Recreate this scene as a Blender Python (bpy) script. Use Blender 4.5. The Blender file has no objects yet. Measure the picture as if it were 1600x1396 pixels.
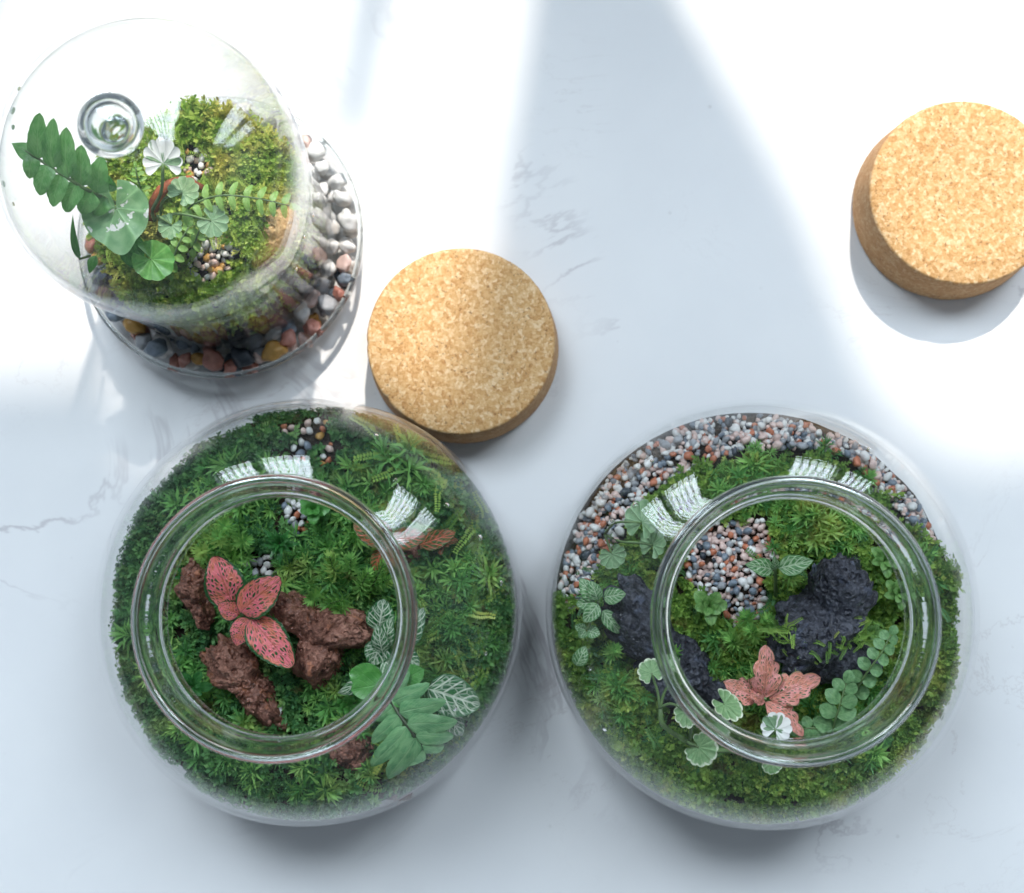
import bpy, math, random
import numpy as np
from mathutils import Vector, noise as mnoise

scene = bpy.context.scene
C = scene.collection
PI = math.pi
rng = np.random.default_rng(7)
random.seed(7)

# ------------------------------------------------------------------ camera
FPX, CAMH = 1980.0, 0.66
TH, PH = math.atan2(172, FPX), math.atan2(36, FPX)
cam_d = bpy.data.cameras.new('camera')
cam = bpy.data.objects.new('camera', cam_d); C.objects.link(cam)
cam.location = (0, 0, CAMH)
cam.rotation_euler = (TH, PH, 0)
cam_d.sensor_width = 36.0
cam_d.lens = FPX / 1600 * 36
cam_d.clip_start, cam_d.clip_end = 0.01, 50
cam_d.dof.use_dof = True
cam_d.dof.focus_distance = 0.575
cam_d.dof.aperture_fstop = 7.0
scene.camera = cam

# ------------------------------------------------------------------ light
world = bpy.data.worlds.new('World'); scene.world = world
world.use_nodes = True
bg = world.node_tree.nodes['Background']
bg.inputs['Color'].default_value = (0.72, 0.855, 1.0, 1)
bg.inputs['Strength'].default_value = 0.23

SUN_EL, SUN_AZ, SUN_D = math.radians(47), math.radians(9.3), 8.0
SUNP = Vector((SUN_D*math.cos(SUN_EL)*math.sin(SUN_AZ), SUN_D*math.cos(SUN_EL)*math.cos(SUN_AZ), SUN_D*math.sin(SUN_EL)))
ld = bpy.data.lights.new('sunlight_lamp', 'SPOT')
ld.energy = 3200; ld.color = (1.0, 0.92, 0.83); ld.shadow_soft_size = 0.105
ld.spot_size = math.radians(40); ld.spot_blend = 0.1
lo = bpy.data.objects.new('sunlight_lamp', ld); C.objects.link(lo)
lo.location = SUNP
lo.rotation_euler = (-SUNP).to_track_quat('-Z', 'Y').to_euler()

WALL_Y = 0.95
WZ0, WZ1 = 1.03, 2.85
WINDOWS = [(-1.02, -0.66, WZ0, WZ1), (-0.60, -0.24, WZ0, WZ1), (0.48, 0.84, WZ0, WZ1), (0.90, 1.26, WZ0, WZ1)]     # x0, x1, z0, z1 of the glazed upper lights
for x0, x1, z0, z1 in WINDOWS:
    ad = bpy.data.lights.new('window_skylight', 'AREA'); ad.shape = 'RECTANGLE'
    ad.size, ad.size_y = x1-x0, z1-z0
    ad.energy = 44; ad.color = (0.785, 0.895, 1.0)
    ao = bpy.data.objects.new('window_skylight', ad); C.objects.link(ao)
    ao.location = ((x0+x1)/2, WALL_Y+0.06, (z0+z1)/2)
    ao.rotation_euler = (math.radians(-90), 0, 0)

scene.view_settings.view_transform = 'Standard'
scene.view_settings.look = 'None'
scene.view_settings.exposure = 0.08
scene.view_settings.gamma = 1.0
scene.render.engine = 'CYCLES'
cy = scene.cycles
cy.use_denoising = True
cy.max_bounces = 18; cy.diffuse_bounces = 4; cy.glossy_bounces = 6
cy.transmission_bounces = 12; cy.transparent_max_bounces = 48
cy.sample_clamp_indirect = 5.0
cy.caustics_reflective = False
cy.blur_glossy = 0.3
cy.use_adaptive_sampling = True; cy.adaptive_threshold = 0.04

# ------------------------------------------------------------------ pixel -> place
_rx = np.array([[1, 0, 0], [0, math.cos(TH), -math.sin(TH)], [0, math.sin(TH), math.cos(TH)]])
_ry = np.array([[math.cos(PH), 0, math.sin(PH)], [0, 1, 0], [-math.sin(PH), 0, math.cos(PH)]])
_R = _ry @ _rx
def W(px, py, h=0.0):
    d = _R @ np.array([(px-800)/FPX, -(py-698)/FPX, -1.0])
    t = (h-CAMH)/d[2]
    return Vector((d[0]*t, d[1]*t, h))
def metres(px, h): return px*(CAMH-h)/FPX

JL = W(514, 945); JL = (JL.x, JL.y)
JR = W(1157, 948); JR = (JR.x, JR.y)
DM = W(358, 384); DM = (DM.x, DM.y)
BED_R = 0.0962
def vnoise(x, y, z, s): return mnoise.noise(Vector((x*s, y*s, z*s)))
def bed_left(x, y):
    r = min(1.0, math.hypot(x-JL[0], y-JL[1])/BED_R)
    f = max(0.0, -(y-JL[1])/BED_R)
    return 0.036 + 0.019*f*f*r + 0.005*r**5 + 0.019*(1-r**2.2) + 0.0065*vnoise(x, y, 1, 42)
def bed_right(x, y):
    r = min(1.0, math.hypot(x-JR[0], y-JR[1])/BED_R)
    f = max(0.0, -(y-JR[1])/BED_R)
    return 0.036 + 0.019*f*f*r + 0.005*r**5 + 0.016*(1-r**2.2) + 0.0065*vnoise(x, y, 5, 42)
DOME_R = 0.0515
def bed_dome(x, y):
    r = min(1.0, math.hypot(x-DM[0], y-DM[1])/DOME_R)
    return 0.058 + 0.008*(1-r**2) + 0.10*(y-DM[1]) + 0.003*vnoise(x, y, 9, 50)
def S(px, py, bed, lift=0.0):
    h = 0.05
    for _ in range(5):
        p = W(px, py, h); h = bed(p.x, p.y)+lift
    return W(px, py, h)

# ------------------------------------------------------------------ scene helpers
def tag(o, label=None, cat=None, group=None, kind=None):
    if label: o['label'] = label
    if cat: o['category'] = cat
    if group: o['group'] = group
    if kind: o['kind'] = kind
    return o
def thing(name, loc, label, cat, group=None):
    o = bpy.data.objects.new(name, None); C.objects.link(o)
    o.location = loc; o.empty_display_size = 0.01
    return tag(o, label, cat, group)
def origin_of(o):
    v = Vector((0, 0, 0))
    while o is not None:
        v = v + o.location; o = o.parent
    return v
def obj(name, verts, faces, mat, parent=None, uvs=None, smooth=True, loc=None):
    """verts in place; the object's origin is its parent's (or loc)"""
    off = origin_of(parent) if parent is not None else Vector(loc if loc is not None else (0, 0, 0))
    me = bpy.data.meshes.new(name)
    me.from_pydata([(v[0]-off.x, v[1]-off.y, v[2]-off.z) for v in verts], [], faces)
    if uvs is not None:
        ul = me.uv_layers.new(name='UVMap')
        li = np.empty(len(me.loops), dtype=np.int32); me.loops.foreach_get('vertex_index', li)
        ul.data.foreach_set('uv', np.asarray(uvs, dtype=np.float32)[li].ravel())
    if smooth: me.polygons.foreach_set('use_smooth', [True]*len(me.polygons))
    me.materials.append(mat)
    o = bpy.data.objects.new(name, me); C.objects.link(o)
    if parent is not None: o.parent = parent
    else: o.location = off
    return o
def lathe(cx, cy_, prof, n=96, closed=False):
    m = len(prof); vs = []; fs = []
    for r, z in prof:
        for k in range(n):
            a = 2*PI*k/n; vs.append((cx+r*math.cos(a), cy_+r*math.sin(a), z))
    for i in range(m if closed else m-1):
        j = (i+1) % m
        for k in range(n):
            l = (k+1) % n
            fs.append((i*n+k, i*n+l, j*n+l, j*n+k))
    return vs, fs
def spline(pts, n):
    P = [Vector(p) for p in pts]; P = [2*P[0]-P[1]]+P+[2*P[-1]-P[-2]]
    out = []; segs = len(P)-3
    for k in range(n):
        u = k/(n-1)*segs; i = min(int(u), segs-1); t = u-i
        a, b, c, d = P[i:i+4]
        out.append(0.5*((2*b)+(c-a)*t+(2*a-5*b+4*c-d)*t*t+(3*b-a-3*c+d)*t**3))
    return out
def profile_curve(pts, n):
    return [(p.x, p.y) for p in spline([(r, z, 0) for r, z in pts], n)]
def tube(pts, r0, r1, n=14, k=7):
    P = spline(pts, n) if len(pts) > 2 else [Vector(pts[0]).lerp(Vector(pts[1]), i/(n-1)) for i in range(n)]
    vs, fs = [], []
    for i, p in enumerate(P):
        d = (P[min(i+1, n-1)]-P[max(i-1, 0)]).normalized()
        a = d.orthogonal().normalized() if abs(d.z) > .95 else d.cross(Vector((0, 0, 1))).normalized()
        b = d.cross(a); r = r0+(r1-r0)*i/(n-1)
        for j in range(k):
            t = 2*PI*j/k; vs.append(p+a*math.cos(t)*r+b*math.sin(t)*r)
    for i in range(n-1):
        for j in range(k):
            l = (j+1) % k
            fs.append((i*k+j, i*k+l, (i+1)*k+l, (i+1)*k+j))
    fs.append(tuple(range(k))[::-1]); fs.append(tuple((n-1)*k+j for j in range(k)))
    return vs, fs

# ------------------------------------------------------------------ materials
class NT:
    def __init__(s, name):
        s.m = bpy.data.materials.new(name); s.m.use_nodes = True
        s.t = s.m.node_tree; s.t.nodes.clear()
        s.out = s.n('ShaderNodeOutputMaterial')
    def n(s, kind, **kw):
        x = s.t.nodes.new(kind)
        for k, v in kw.items(): setattr(x, k, v)
        return x
    def put(s, sock, v):
        if hasattr(v, 'is_output'): s.t.links.new(v, sock)
        else: sock.default_value = v
    def math(s, op, a, b=0.0, c=0.0, clamp=False):
        x = s.n('ShaderNodeMath', operation=op, use_clamp=clamp)
        for i, v in enumerate((a, b, c)): s.put(x.inputs[i], v)
        return x.outputs[0]
    def step(s, v, lo, hi, a=0.0, b=1.0):
        x = s.n('ShaderNodeMapRange', interpolation_type='SMOOTHSTEP')
        s.put(x.inputs[0], v); s.put(x.inputs[1], lo); s.put(x.inputs[2], hi); s.put(x.inputs[3], a); s.put(x.inputs[4], b)
        return x.outputs[0]
    def mix(s, f, a, b):
        x = s.n('ShaderNodeMix', data_type='RGBA')
        s.put(x.inputs[0], f)
        for i, v in ((6, a), (7, b)): s.put(x.inputs[i], (*v, 1) if isinstance(v, tuple) and len(v) == 3 else v)
        return x.outputs[2]
    def ramp(s, f, stops):
        x = s.n('ShaderNodeValToRGB'); s.put(x.inputs[0], f)
        e = x.color_ramp.elements
        while len(e) < len(stops): e.new(0.5)
        for k, (p, c) in enumerate(stops): e[k].position = p; e[k].color = (*c, 1)
        return x.outputs[0]
    def noise(s, co, scale, detail=3.0, rough=0.55, dist=0.0):
        x = s.n('ShaderNodeTexNoise'); s.put(x.inputs['Vector'], co)
        x.inputs['Scale'].default_value = scale; x.inputs['Detail'].default_value = detail
        x.inputs['Roughness'].default_value = rough; x.inputs['Distortion'].default_value = dist
        return x.outputs['Fac']
    def voronoi(s, co, scale, feature='F1', out='Distance', dims='3D'):
        x = s.n('ShaderNodeTexVoronoi', feature=feature, voronoi_dimensions=dims); s.put(x.inputs['Vector'], co)
        x.inputs['Scale'].default_value = scale
        return x.outputs[out]
    def obj_co(s): return s.n('ShaderNodeTexCoord').outputs['Object']
    def geo_co(s): return s.n('ShaderNodeNewGeometry').outputs['Position']
    def uv(s):
        x = s.n('ShaderNodeSeparateXYZ'); s.t.links.new(s.n('ShaderNodeTexCoord').outputs['UV'], x.inputs[0])
        return x.outputs[0], x.outputs[1]
    def vec(s, a, b, c=0.0):
        x = s.n('ShaderNodeCombineXYZ')
        for i, v in enumerate((a, b, c)): s.put(x.inputs[i], v)
        return x.outputs[0]
    def bump(s, h, strength, dist):
        x = s.n('ShaderNodeBump'); s.put(x.inputs['Height'], h)
        x.inputs['Strength'].default_value = strength; x.inputs['Distance'].default_value = dist
        return x.outputs[0]
    def bsdf(s, col, rough=0.5, normal=None, spec=0.5, translucent=0.0, coat=0.0):
        b = s.n('ShaderNodeBsdfPrincipled')
        s.put(b.inputs['Base Color'], (*col, 1) if isinstance(col, tuple) else col)
        s.put(b.inputs['Roughness'], rough); b.inputs['Specular IOR Level'].default_value = spec
        b.inputs['Coat Weight'].default_value = coat; b.inputs['Coat Roughness'].default_value = 0.12
        if normal is not None: s.put(b.inputs['Normal'], normal)
        o = b.outputs[0]
        if translucent:
            t = s.n('ShaderNodeBsdfTranslucent'); s.put(t.inputs['Color'], (*col, 1) if isinstance(col, tuple) else col)
            mx = s.n('ShaderNodeMixShader'); mx.inputs[0].default_value = translucent
            s.t.links.new(o, mx.inputs[1]); s.t.links.new(t.outputs[0], mx.inputs[2]); o = mx.outputs[0]
        s.t.links.new(o, s.out.inputs[0]); return s.m

def mat_thin_glass(name, tint=(0.990, 0.994, 0.993), haze=0.010, f0=0.021):
    t = NT(name)
    lw = t.n('ShaderNodeLayerWeight'); lw.inputs['Blend'].default_value = 0.5
    p = t.math('POWER', lw.outputs['Facing'], 5.2)
    F = t.math('MULTIPLY_ADD', p, 1.0-f0, f0)
    tr = t.n('ShaderNodeBsdfTransparent'); tr.inputs[0].default_value = (*tint, 1)
    gl = t.n('ShaderNodeBsdfGlossy'); gl.inputs['Roughness'].default_value = 0.012; gl.inputs[0].default_value = (1, 1, 1, 1)
    mx = t.n('ShaderNodeMixShader'); t.put(mx.inputs[0], F)
    t.t.links.new(tr.outputs[0], mx.inputs[1]); t.t.links.new(gl.outputs[0], mx.inputs[2])
    # breath of dust and dried condensation on the wall; stronger haze imitates bloom
    nz = t.noise(t.geo_co(), 26, 5, 0.6)
    hz = t.step(nz, 0.45, 0.75, haze*0.25, haze)
    df = t.n('ShaderNodeBsdfDiffuse'); df.inputs[0].default_value = (0.85, 0.87, 0.88, 1)
    m2 = t.n('ShaderNodeMixShader'); t.put(m2.inputs[0], hz)
    t.t.links.new(mx.outputs[0], m2.inputs[1]); t.t.links.new(df.outputs[0], m2.inputs[2])
    t.t.links.new(m2.outputs[0], t.out.inputs[0]); return t.m
def mat_solid_glass(name, tint=(0.97, 0.985, 0.98)):
    t = NT(name); g = t.n('ShaderNodeBsdfGlass'); g.inputs['IOR'].default_value = 1.47
    g.inputs['Roughness'].default_value = 0.0; g.inputs[0].default_value = (*tint, 1)
    t.t.links.new(g.outputs[0], t.out.inputs[0]); return t.m
def mat_marble():
    t = NT('polished_marble'); co = t.geo_co()
    w1 = t.noise(co, 5, 6, 0.62, 1.4)
    l1 = t.math('ABSOLUTE', t.math('SUBTRACT', w1, 0.5))
    v1 = t.step(l1, 0.0, 0.018, 1, 0)
    msk = t.step(t.noise(co, 9, 2, 0.5), 0.50, 0.66)
    v1 = t.math('MULTIPLY', v1, msk)
    w2 = t.noise(co, 11, 6, 0.65, 2.2)
    v2 = t.step(t.math('ABSOLUTE', t.math('SUBTRACT', w2, 0.47)), 0.0, 0.012, 1, 0)
    v2 = t.math('MULTIPLY', v2, t.step(t.noise(co, 6, 1, 0.5), 0.54, 0.68))
    cloud = t.noise(co, 7, 4, 0.55)
    base = t.mix(t.step(cloud, 0.3, 0.75), (0.80, 0.805, 0.81), (0.86, 0.86, 0.855))
    c = t.mix(t.math('MULTIPLY', v1, 0.55), base, (0.44, 0.41, 0.43))
    c = t.mix(t.math('MULTIPLY', v2, 0.30), c, (0.52, 0.47, 0.46))
    stain = t.math('MULTIPLY', t.step(t.noise(co, 8.3, 3, 0.6, 0.6), 0.69, 0.76), 0.30)
    c = t.mix(stain, c, (0.74, 0.60, 0.47))
    fleck = t.step(t.voronoi(co, 70), 0.05, 0.09, 0.35, 0)
    c = t.mix(t.math('MULTIPLY', fleck, t.step(t.noise(co, 30, 1), .58, .66)), c, (0.5, 0.48, 0.47))
    rough = t.step(t.noise(co, 20, 4), 0.3, 0.7, 0.30, 0.42)
    return t.bsdf(c, rough, spec=0.35)
def mat_cork():
    t = NT('agglomerated_cork'); co = t.obj_co()
    wv = t.n('ShaderNodeVectorMath', operation='MULTIPLY_ADD')
    t.t.links.new(co, wv.inputs[0]); wv.inputs[1].default_value = (1, 1, 1.0)
    nv = t.n('ShaderNodeTexNoise'); t.t.links.new(co, nv.inputs['Vector']); nv.inputs['Scale'].default_value = 160
    sc = t.n('ShaderNodeVectorMath', operation='SCALE'); t.t.links.new(nv.outputs['Color'], sc.inputs[0]); sc.inputs['Scale'].default_value = 0.0018
    t.t.links.new(sc.outputs[0], wv.inputs[2]); q = wv.outputs[0]
    g1 = t.voronoi(q, 520, out='Color'); s1 = t.n('ShaderNodeSeparateColor'); t.t.links.new(g1, s1.inputs[0])
    g2 = t.voronoi(q, 1050, out='Color'); s2 = t.n('ShaderNodeSeparateColor'); t.t.links.new(g2, s2.inputs[0])
    v = t.math('ADD', t.math('MULTIPLY', s1.outputs[0], 0.6), t.math('MULTIPLY', s2.outputs[1], 0.4))
    c = t.ramp(v, [(0.08, (0.50, 0.255, 0.095)), (0.35, (0.62, 0.36, 0.15)), (0.6, (0.68, 0.425, 0.20)), (0.88, (0.80, 0.59, 0.35))])
    edge = t.voronoi(q, 520, 'DISTANCE_TO_EDGE')
    crack = t.step(edge, 0.0, 0.05, 1, 0)
    c = t.mix(t.math('MULTIPLY', crack, 0.22), c, (0.33, 0.17, 0.07))
    pit = t.math('MULTIPLY', t.step(t.noise(co, 620, 2, .5), 0.585, 0.66), t.step(t.noise(co, 150, 2), 0.45, 0.6))
    c = t.mix(t.math('MULTIPLY', pit, 0.7), c, (0.24, 0.11, 0.045))
    # the sawn side is a darker, denser skin
    sz = t.n('ShaderNodeSeparateXYZ'); t.t.links.new(t.n('ShaderNodeNewGeometry').outputs['Normal'], sz.inputs[0])
    side = t.step(sz.outputs[2], 0.3, 0.8, 1, 0)
    c = t.mix(t.math('MULTIPLY', side, 0.5), c, (0.47, 0.26, 0.145))
    h = t.math('SUBTRACT', t.math('ADD', s1.outputs[2], t.math('MULTIPLY', s2.outputs[2], .5)), t.math('MULTIPLY', pit, 3.0))
    return t.bsdf(c, 0.85, t.bump(h, 0.35, 0.0006), spec=0.2)
def mat_lava(name, dark, mid, light, warm=(1.5, 1.15, .8)):
    t = NT(name); co = t.geo_co()
    n1 = t.noise(co, 60, 7, 0.72); n2 = t.noise(co, 420, 4, 0.6)
    c = t.ramp(t.math('MULTIPLY_ADD', n1, 0.65, t.math('MULTIPLY', n2, 0.35)), [(0.36, dark), (0.49, mid), (0.62, light)])
    fl = t.n('ShaderNodeSeparateColor'); t.t.links.new(t.voronoi(co, 900, out='Color'), fl.inputs[0])
    c = t.mix(t.step(fl.outputs[0], 0.75, 0.98, 0, .3), c, tuple(min(1, x*1.9) for x in light))
    c = t.mix(t.step(t.noise(co, 130, 4, .6), 0.56, 0.68, 0, .6), c, tuple(min(1, x*m) for x, m in zip(light, warm)))
    pit = t.step(t.voronoi(co, 260), 0.12, 0.42, 0, 1)
    h = t.math('ADD', t.math('MULTIPLY', n2, 0.8), t.math('MULTIPLY', pit, 0.7))
    return t.bsdf(c, t.step(t.noise(co, 70, 3), .35, .65, .28, .8), t.bump(h, 0.85, 0.0026), spec=0.5)
def mat_plain(name, col, rough=0.5, var=0.25, scale=60, spec=0.5, translucent=0.0):
    t = NT(name); co = t.geo_co()
    n = t.noise(co, scale, 4)
    c = t.mix(t.step(n, 0.3, 0.7), tuple(x*(1-var) for x in col), tuple(min(1, x*(1+var)) for x in col))
    return t.bsdf(c, rough, spec=spec, translucent=translucent)
def mat_soil():
    t = NT('dark_soil'); co = t.geo_co()
    n = t.noise(co, 240, 5, 0.7)
    c = t.ramp(n, [(0.3, (0.012, 0.009, 0.006)), (0.55, (0.035, 0.024, 0.015)), (0.75, (0.085, 0.055, 0.03))])
    return t.bsdf(c, 0.9, t.bump(n, 0.8, 0.003), spec=0.3)
def mat_moss(name, stops, translucent=0.3):
    t = NT(name)
    a = t.n('ShaderNodeAttribute', attribute_name='rnd')
    n = t.noise(t.geo_co(), 55, 3)
    f = t.math('MULTIPLY_ADD', a.outputs['Fac'], 0.62, t.math('MULTIPLY', n, 0.45))
    c = t.ramp(f, stops)
    big = t.noise(t.geo_co(), 34, 3, 0.6)
    c = t.mix(t.step(big, 0.54, 0.66, 0, .55), c, tuple(min(1, x*m) for x, m in zip(stops[3][1], (.85, .8, .6))))
    c = t.mix(t.step(t.noise(t.geo_co(), 75, 3, 0.6), 0.62, 0.70, 0, .7), c, (0.13, 0.085, 0.032))
    return t.bsdf(c, 0.5, spec=0.4, translucent=translucent)
def leaf_net(t, u, v, k, a, b, seed):
    s = t.math('MULTIPLY', t.math('ABSOLUTE', t.math('SUBTRACT', v, 0.5)), 2.0)
    sk = t.math('SUBTRACT', u, t.math('MULTIPLY', s, k))
    co = t.vec(t.math('MULTIPLY', sk, a), t.math('MULTIPLY', v, b), seed)
    return s, sk, t.voronoi(co, 1.0, 'DISTANCE_TO_EDGE')
def mat_red_fittonia(name, pink, deep, green, k=0.30, rim=0.86, hole=(0.16, 0.26)):
    t = NT(name); u, v = t.uv()
    oi = t.math('MULTIPLY', t.n('ShaderNodeObjectInfo').outputs['Random'], 20.0)
    s, sk, d = leaf_net(t, u, v, k, 12.0, 11.5, oi)
    n = t.noise(t.vec(t.math('MULTIPLY', u, 3), t.math('MULTIPLY', v, 3), oi), 1.4, 3)
    spot = t.math('MULTIPLY', t.step(d, hole[0], hole[1]), t.step(s, 0.05, 0.14))
    spot = t.math('MULTIPLY', spot, t.step(n, 0.38, 0.56, 0.45, 1.0))
    base = t.mix(t.step(n, 0.35, 0.65), deep, pink)
    lat = t.step(t.math('ABSOLUTE', t.math('SUBTRACT', t.math('FRACT', t.math('MULTIPLY', sk, 7.0)), 0.5)), 0.0, 0.10, 1, 0)
    base = t.mix(t.math('MULTIPLY', lat, 0.45), base, tuple(min(1, x*1.25+.02) for x in pink))
    c = t.mix(spot, base, green)
    edge = t.math('MAXIMUM', t.step(t.math('ADD', s, t.math('MULTIPLY', n, 0.12)), rim, rim+0.10), t.step(u, 0.965, 0.99))
    c = t.mix(edge, c, green)
    mid = t.step(s, 0.02, 0.06, 1, 0)
    c = t.mix(t.math('MULTIPLY', mid, 0.7), c, tuple(x*0.75 for x in deep))
    h = t.math('SUBTRACT', t.step(d, 0.0, 0.3), mid)
    return t.bsdf(c, 0.34, t.bump(h, 0.5, 0.0006), spec=0.5, translucent=0.18)
def mat_net_leaf(name, green, green2, vein, k=0.32, a=6.0, b=6.5, width=0.07, strength=0.85, rough=0.36):
    t = NT(name); u, v = t.uv()
    oi = t.math('MULTIPLY', t.n('ShaderNodeObjectInfo').outputs['Random'], 20.0)
    s, sk, d = leaf_net(t, u, v, k, a, b, oi)
    n = t.noise(t.vec(t.math('MULTIPLY', u, 3), t.math('MULTIPLY', v, 3), oi), 1.6, 3)
    net = t.step(d, width*0.5, width*1.4, 1, 0)
    lat = t.step(t.math('ABSOLUTE', t.math('SUBTRACT', t.math('FRACT', t.math('MULTIPLY', sk, 5.5)), 0.5)), 0.07, 0.15, 1, 0)
    mid = t.step(s, 0.035, 0.09, 1, 0)
    vn = t.math('MAXIMUM', t.math('MAXIMUM', t.math('MULTIPLY', net, .55), lat), mid)
    vn = t.math('MULTIPLY', vn, t.step(s, 0.80, 0.95, 1, 0.25))
    base = t.mix(t.step(n, 0.3, 0.7), green, green2)
    c = t.mix(t.math('MULTIPLY', vn, strength), base, vein)
    h = t.math('SUBTRACT', t.step(d, 0, .3), t.math('MULTIPLY', mid, .6))
    return t.bsdf(c, rough, t.bump(h, 0.45, 0.0006), spec=0.5, translucent=0.2)
def mat_green_leaf(name, green, green2, vein, n_lat=9.0, k=0.35, strength=0.35, rough=0.33, patch=None, patch_lo=0.60, translucent=0.25):
    t = NT(name); u, v = t.uv()
    oi = t.math('MULTIPLY', t.n('ShaderNodeObjectInfo').outputs['Random'], 20.0)
    s = t.math('MULTIPLY', t.math('ABSOLUTE', t.math('SUBTRACT', v, 0.5)), 2.0)
    sk = t.math('SUBTRACT', u, t.math('MULTIPLY', s, k))
    n = t.noise(t.vec(t.math('MULTIPLY', u, 3), t.math('MULTIPLY', v, 3), oi), 1.3, 4)
    lat = t.step(t.math('ABSOLUTE', t.math('SUBTRACT', t.math('FRACT', t.math('MULTIPLY', sk, n_lat)), 0.5)), 0.02, 0.10, 1, 0)
    mid = t.step(s, 0.02, 0.07, 1, 0)
    c = t.mix(t.step(n, 0.3, 0.7), green, green2)
    c = t.mix(t.math('MULTIPLY', t.math('MAXIMUM', t.math('MULTIPLY', lat, .6), mid), strength), c, vein)
    if patch:
        n2 = t.noise(t.vec(t.math('MULTIPLY', u, 2), t.math('MULTIPLY', v, 3), t.math('ADD', oi, 5.0)), 1.8, 3)
        c = t.mix(t.step(n2, patch_lo, patch_lo+0.05), c, patch)
    h = t.math('ADD', t.math('SUBTRACT', 1.0, t.math('MAXIMUM', t.math('MULTIPLY', lat, .5), mid)), t.math('MULTIPLY', t.noise(t.geo_co(), 260, 3), 0.9))
    return t.bsdf(c, rough, t.bump(h, 0.5, 0.0008), spec=0.5, translucent=translucent)
def mat_fan_leaf(name, green, green2, rim, lobes=9, rim_lo=0.74, rough=0.45, patch=None, white_sector=False):
    t = NT(name); u, v = t.uv()
    oi = t.math('MULTIPLY', t.n('ShaderNodeObjectInfo').outputs['Random'], 20.0)
    ray = t.math('ABSOLUTE', t.math('SUBTRACT', t.math('FRACT', t.math('MULTIPLY', v, float(lobes))), 0.5))
    vein = t.step(ray, 0.36, 0.5)
    n = t.noise(t.vec(t.math('MULTIPLY', u, 2), t.math('MULTIPLY', v, 7), oi), 2.2, 4)
    c = t.mix(t.step(n, 0.3, 0.7), green, green2)
    c = t.mix(t.math('MULTIPLY', vein, 0.35), c, tuple(min(1, x*1.7+.03) for x in green2))
    e = t.step(t.math('MULTIPLY_ADD', n, 0.45, t.math('SUBTRACT', u, 0.22)), rim_lo, rim_lo+0.10)
    if white_sector:
        n3 = t.noise(t.vec(t.math('MULTIPLY', u, .5), t.math('MULTIPLY', v, 4.0), t.math('ADD', oi, 3.0)), 1.5, 2)
        e = t.step(t.math('MULTIPLY_ADD', u, 0.16, n3), 0.50, 0.55)
    c = t.mix(e, c, rim)
    if patch:
        n2 = t.noise(t.vec(t.math('MULTIPLY', u, 2.2), t.math('MULTIPLY', v, 7), t.math('ADD', oi, 5.0)), 1.5, 3)
        c = t.mix(t.step(n2, 0.60, 0.63), c, patch)
    return t.bsdf(c, rough, t.bump(vein, 0.4, -0.0004), spec=0.4, translucent=0.25)
def mat_pebble(name, col, var=0.22, rough=0.35):
    t = NT(name); co = t.obj_co()
    n = t.noise(co, 2.2, 5, 0.6, 0.5)
    oi = t.n('ShaderNodeObjectInfo').outputs['Random']
    f = t.math('MULTIPLY_ADD', n, 0.7, t.math('MULTIPLY', oi, 0.3))
    c = t.ramp(f, [(0.25, tuple(x*(1-var) for x in col)), (0.5, col), (0.75, tuple(min(.9, x*(1+var)+0.015) for x in col))])
    return t.bsdf(c, rough, t.bump(t.noise(co, 9, 3), 0.15, 0.05), spec=0.5)

M = {}
M['glass'] = mat_thin_glass('clear_thin_glass')
M['cloche'] = mat_thin_glass('clear_cloche_glass', (0.990, 0.992, 0.994), 0.040, 0.022)  # haze raised to put a sunlit, washed-out look into the glass
M['solid'] = mat_solid_glass('clear_thick_glass')
M['marble'] = mat_marble()
M['cork'] = mat_cork()
M['soil'] = mat_soil()
M['brown_rock'] = mat_lava('brown_lava_rock', (0.055, 0.020, 0.012), (0.18, 0.072, 0.046), (0.34, 0.17, 0.12))
M['black_rock'] = mat_lava('black_lava_rock', (0.007, 0.008, 0.012), (0.024, 0.026, 0.036), (0.090, 0.096, 0.120), warm=(1.1, 1.25, 1.5))
M['moss_deep'] = mat_moss('deep_green_moss', [(0.15, (0.026, 0.091, 0.037)), (0.45, (0.077, 0.226, 0.079)), (0.72, (0.172, 0.388, 0.117)), (0.95, (0.409, 0.569, 0.204))])
M['moss_fresh'] = mat_moss('fresh_green_moss', [(0.15, (0.054, 0.127, 0.035)), (0.45, (0.175, 0.341, 0.071)), (0.72, (0.366, 0.548, 0.111)), (0.95, (0.699, 0.711, 0.222))])
M['moss_dome'] = mat_moss('sunlit_moss', [(0.15, (0.108, 0.205, 0.037)), (0.42, (0.292, 0.479, 0.081)), (0.72, (0.553, 0.684, 0.146)), (0.92, (0.850, 0.711, 0.264))])  # moss colours lightened to imitate strong sun inside the bell jar
M['moss_star'] = mat_moss('star_moss', [(0.15, (0.050, 0.178, 0.051)), (0.45, (0.142, 0.385, 0.095)), (0.75, (0.333, 0.622, 0.159)), (0.95, (0.632, 0.815, 0.285))])
M['red_fit'] = mat_red_fittonia('red_veined_leaf', (0.82, 0.19, 0.235), (0.68, 0.19, 0.11), (0.022, 0.10, 0.026), hole=(0.16, 0.24))
M['pink_fit'] = mat_red_fittonia('pink_veined_leaf', (0.85, 0.36, 0.33), (0.72, 0.28, 0.19), (0.05, 0.13, 0.045), rim=0.95, hole=(0.21, 0.29))
M['orange_fit'] = mat_net_leaf('orange_veined_leaf', (0.035, 0.10, 0.02), (0.06, 0.13, 0.03), (0.60, 0.13, 0.075), width=0.09, strength=0.95)
M['white_fit'] = mat_net_leaf('white_veined_leaf', (0.025, 0.144, 0.044), (0.056, 0.213, 0.062), (0.750, 0.800, 0.650))
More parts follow.
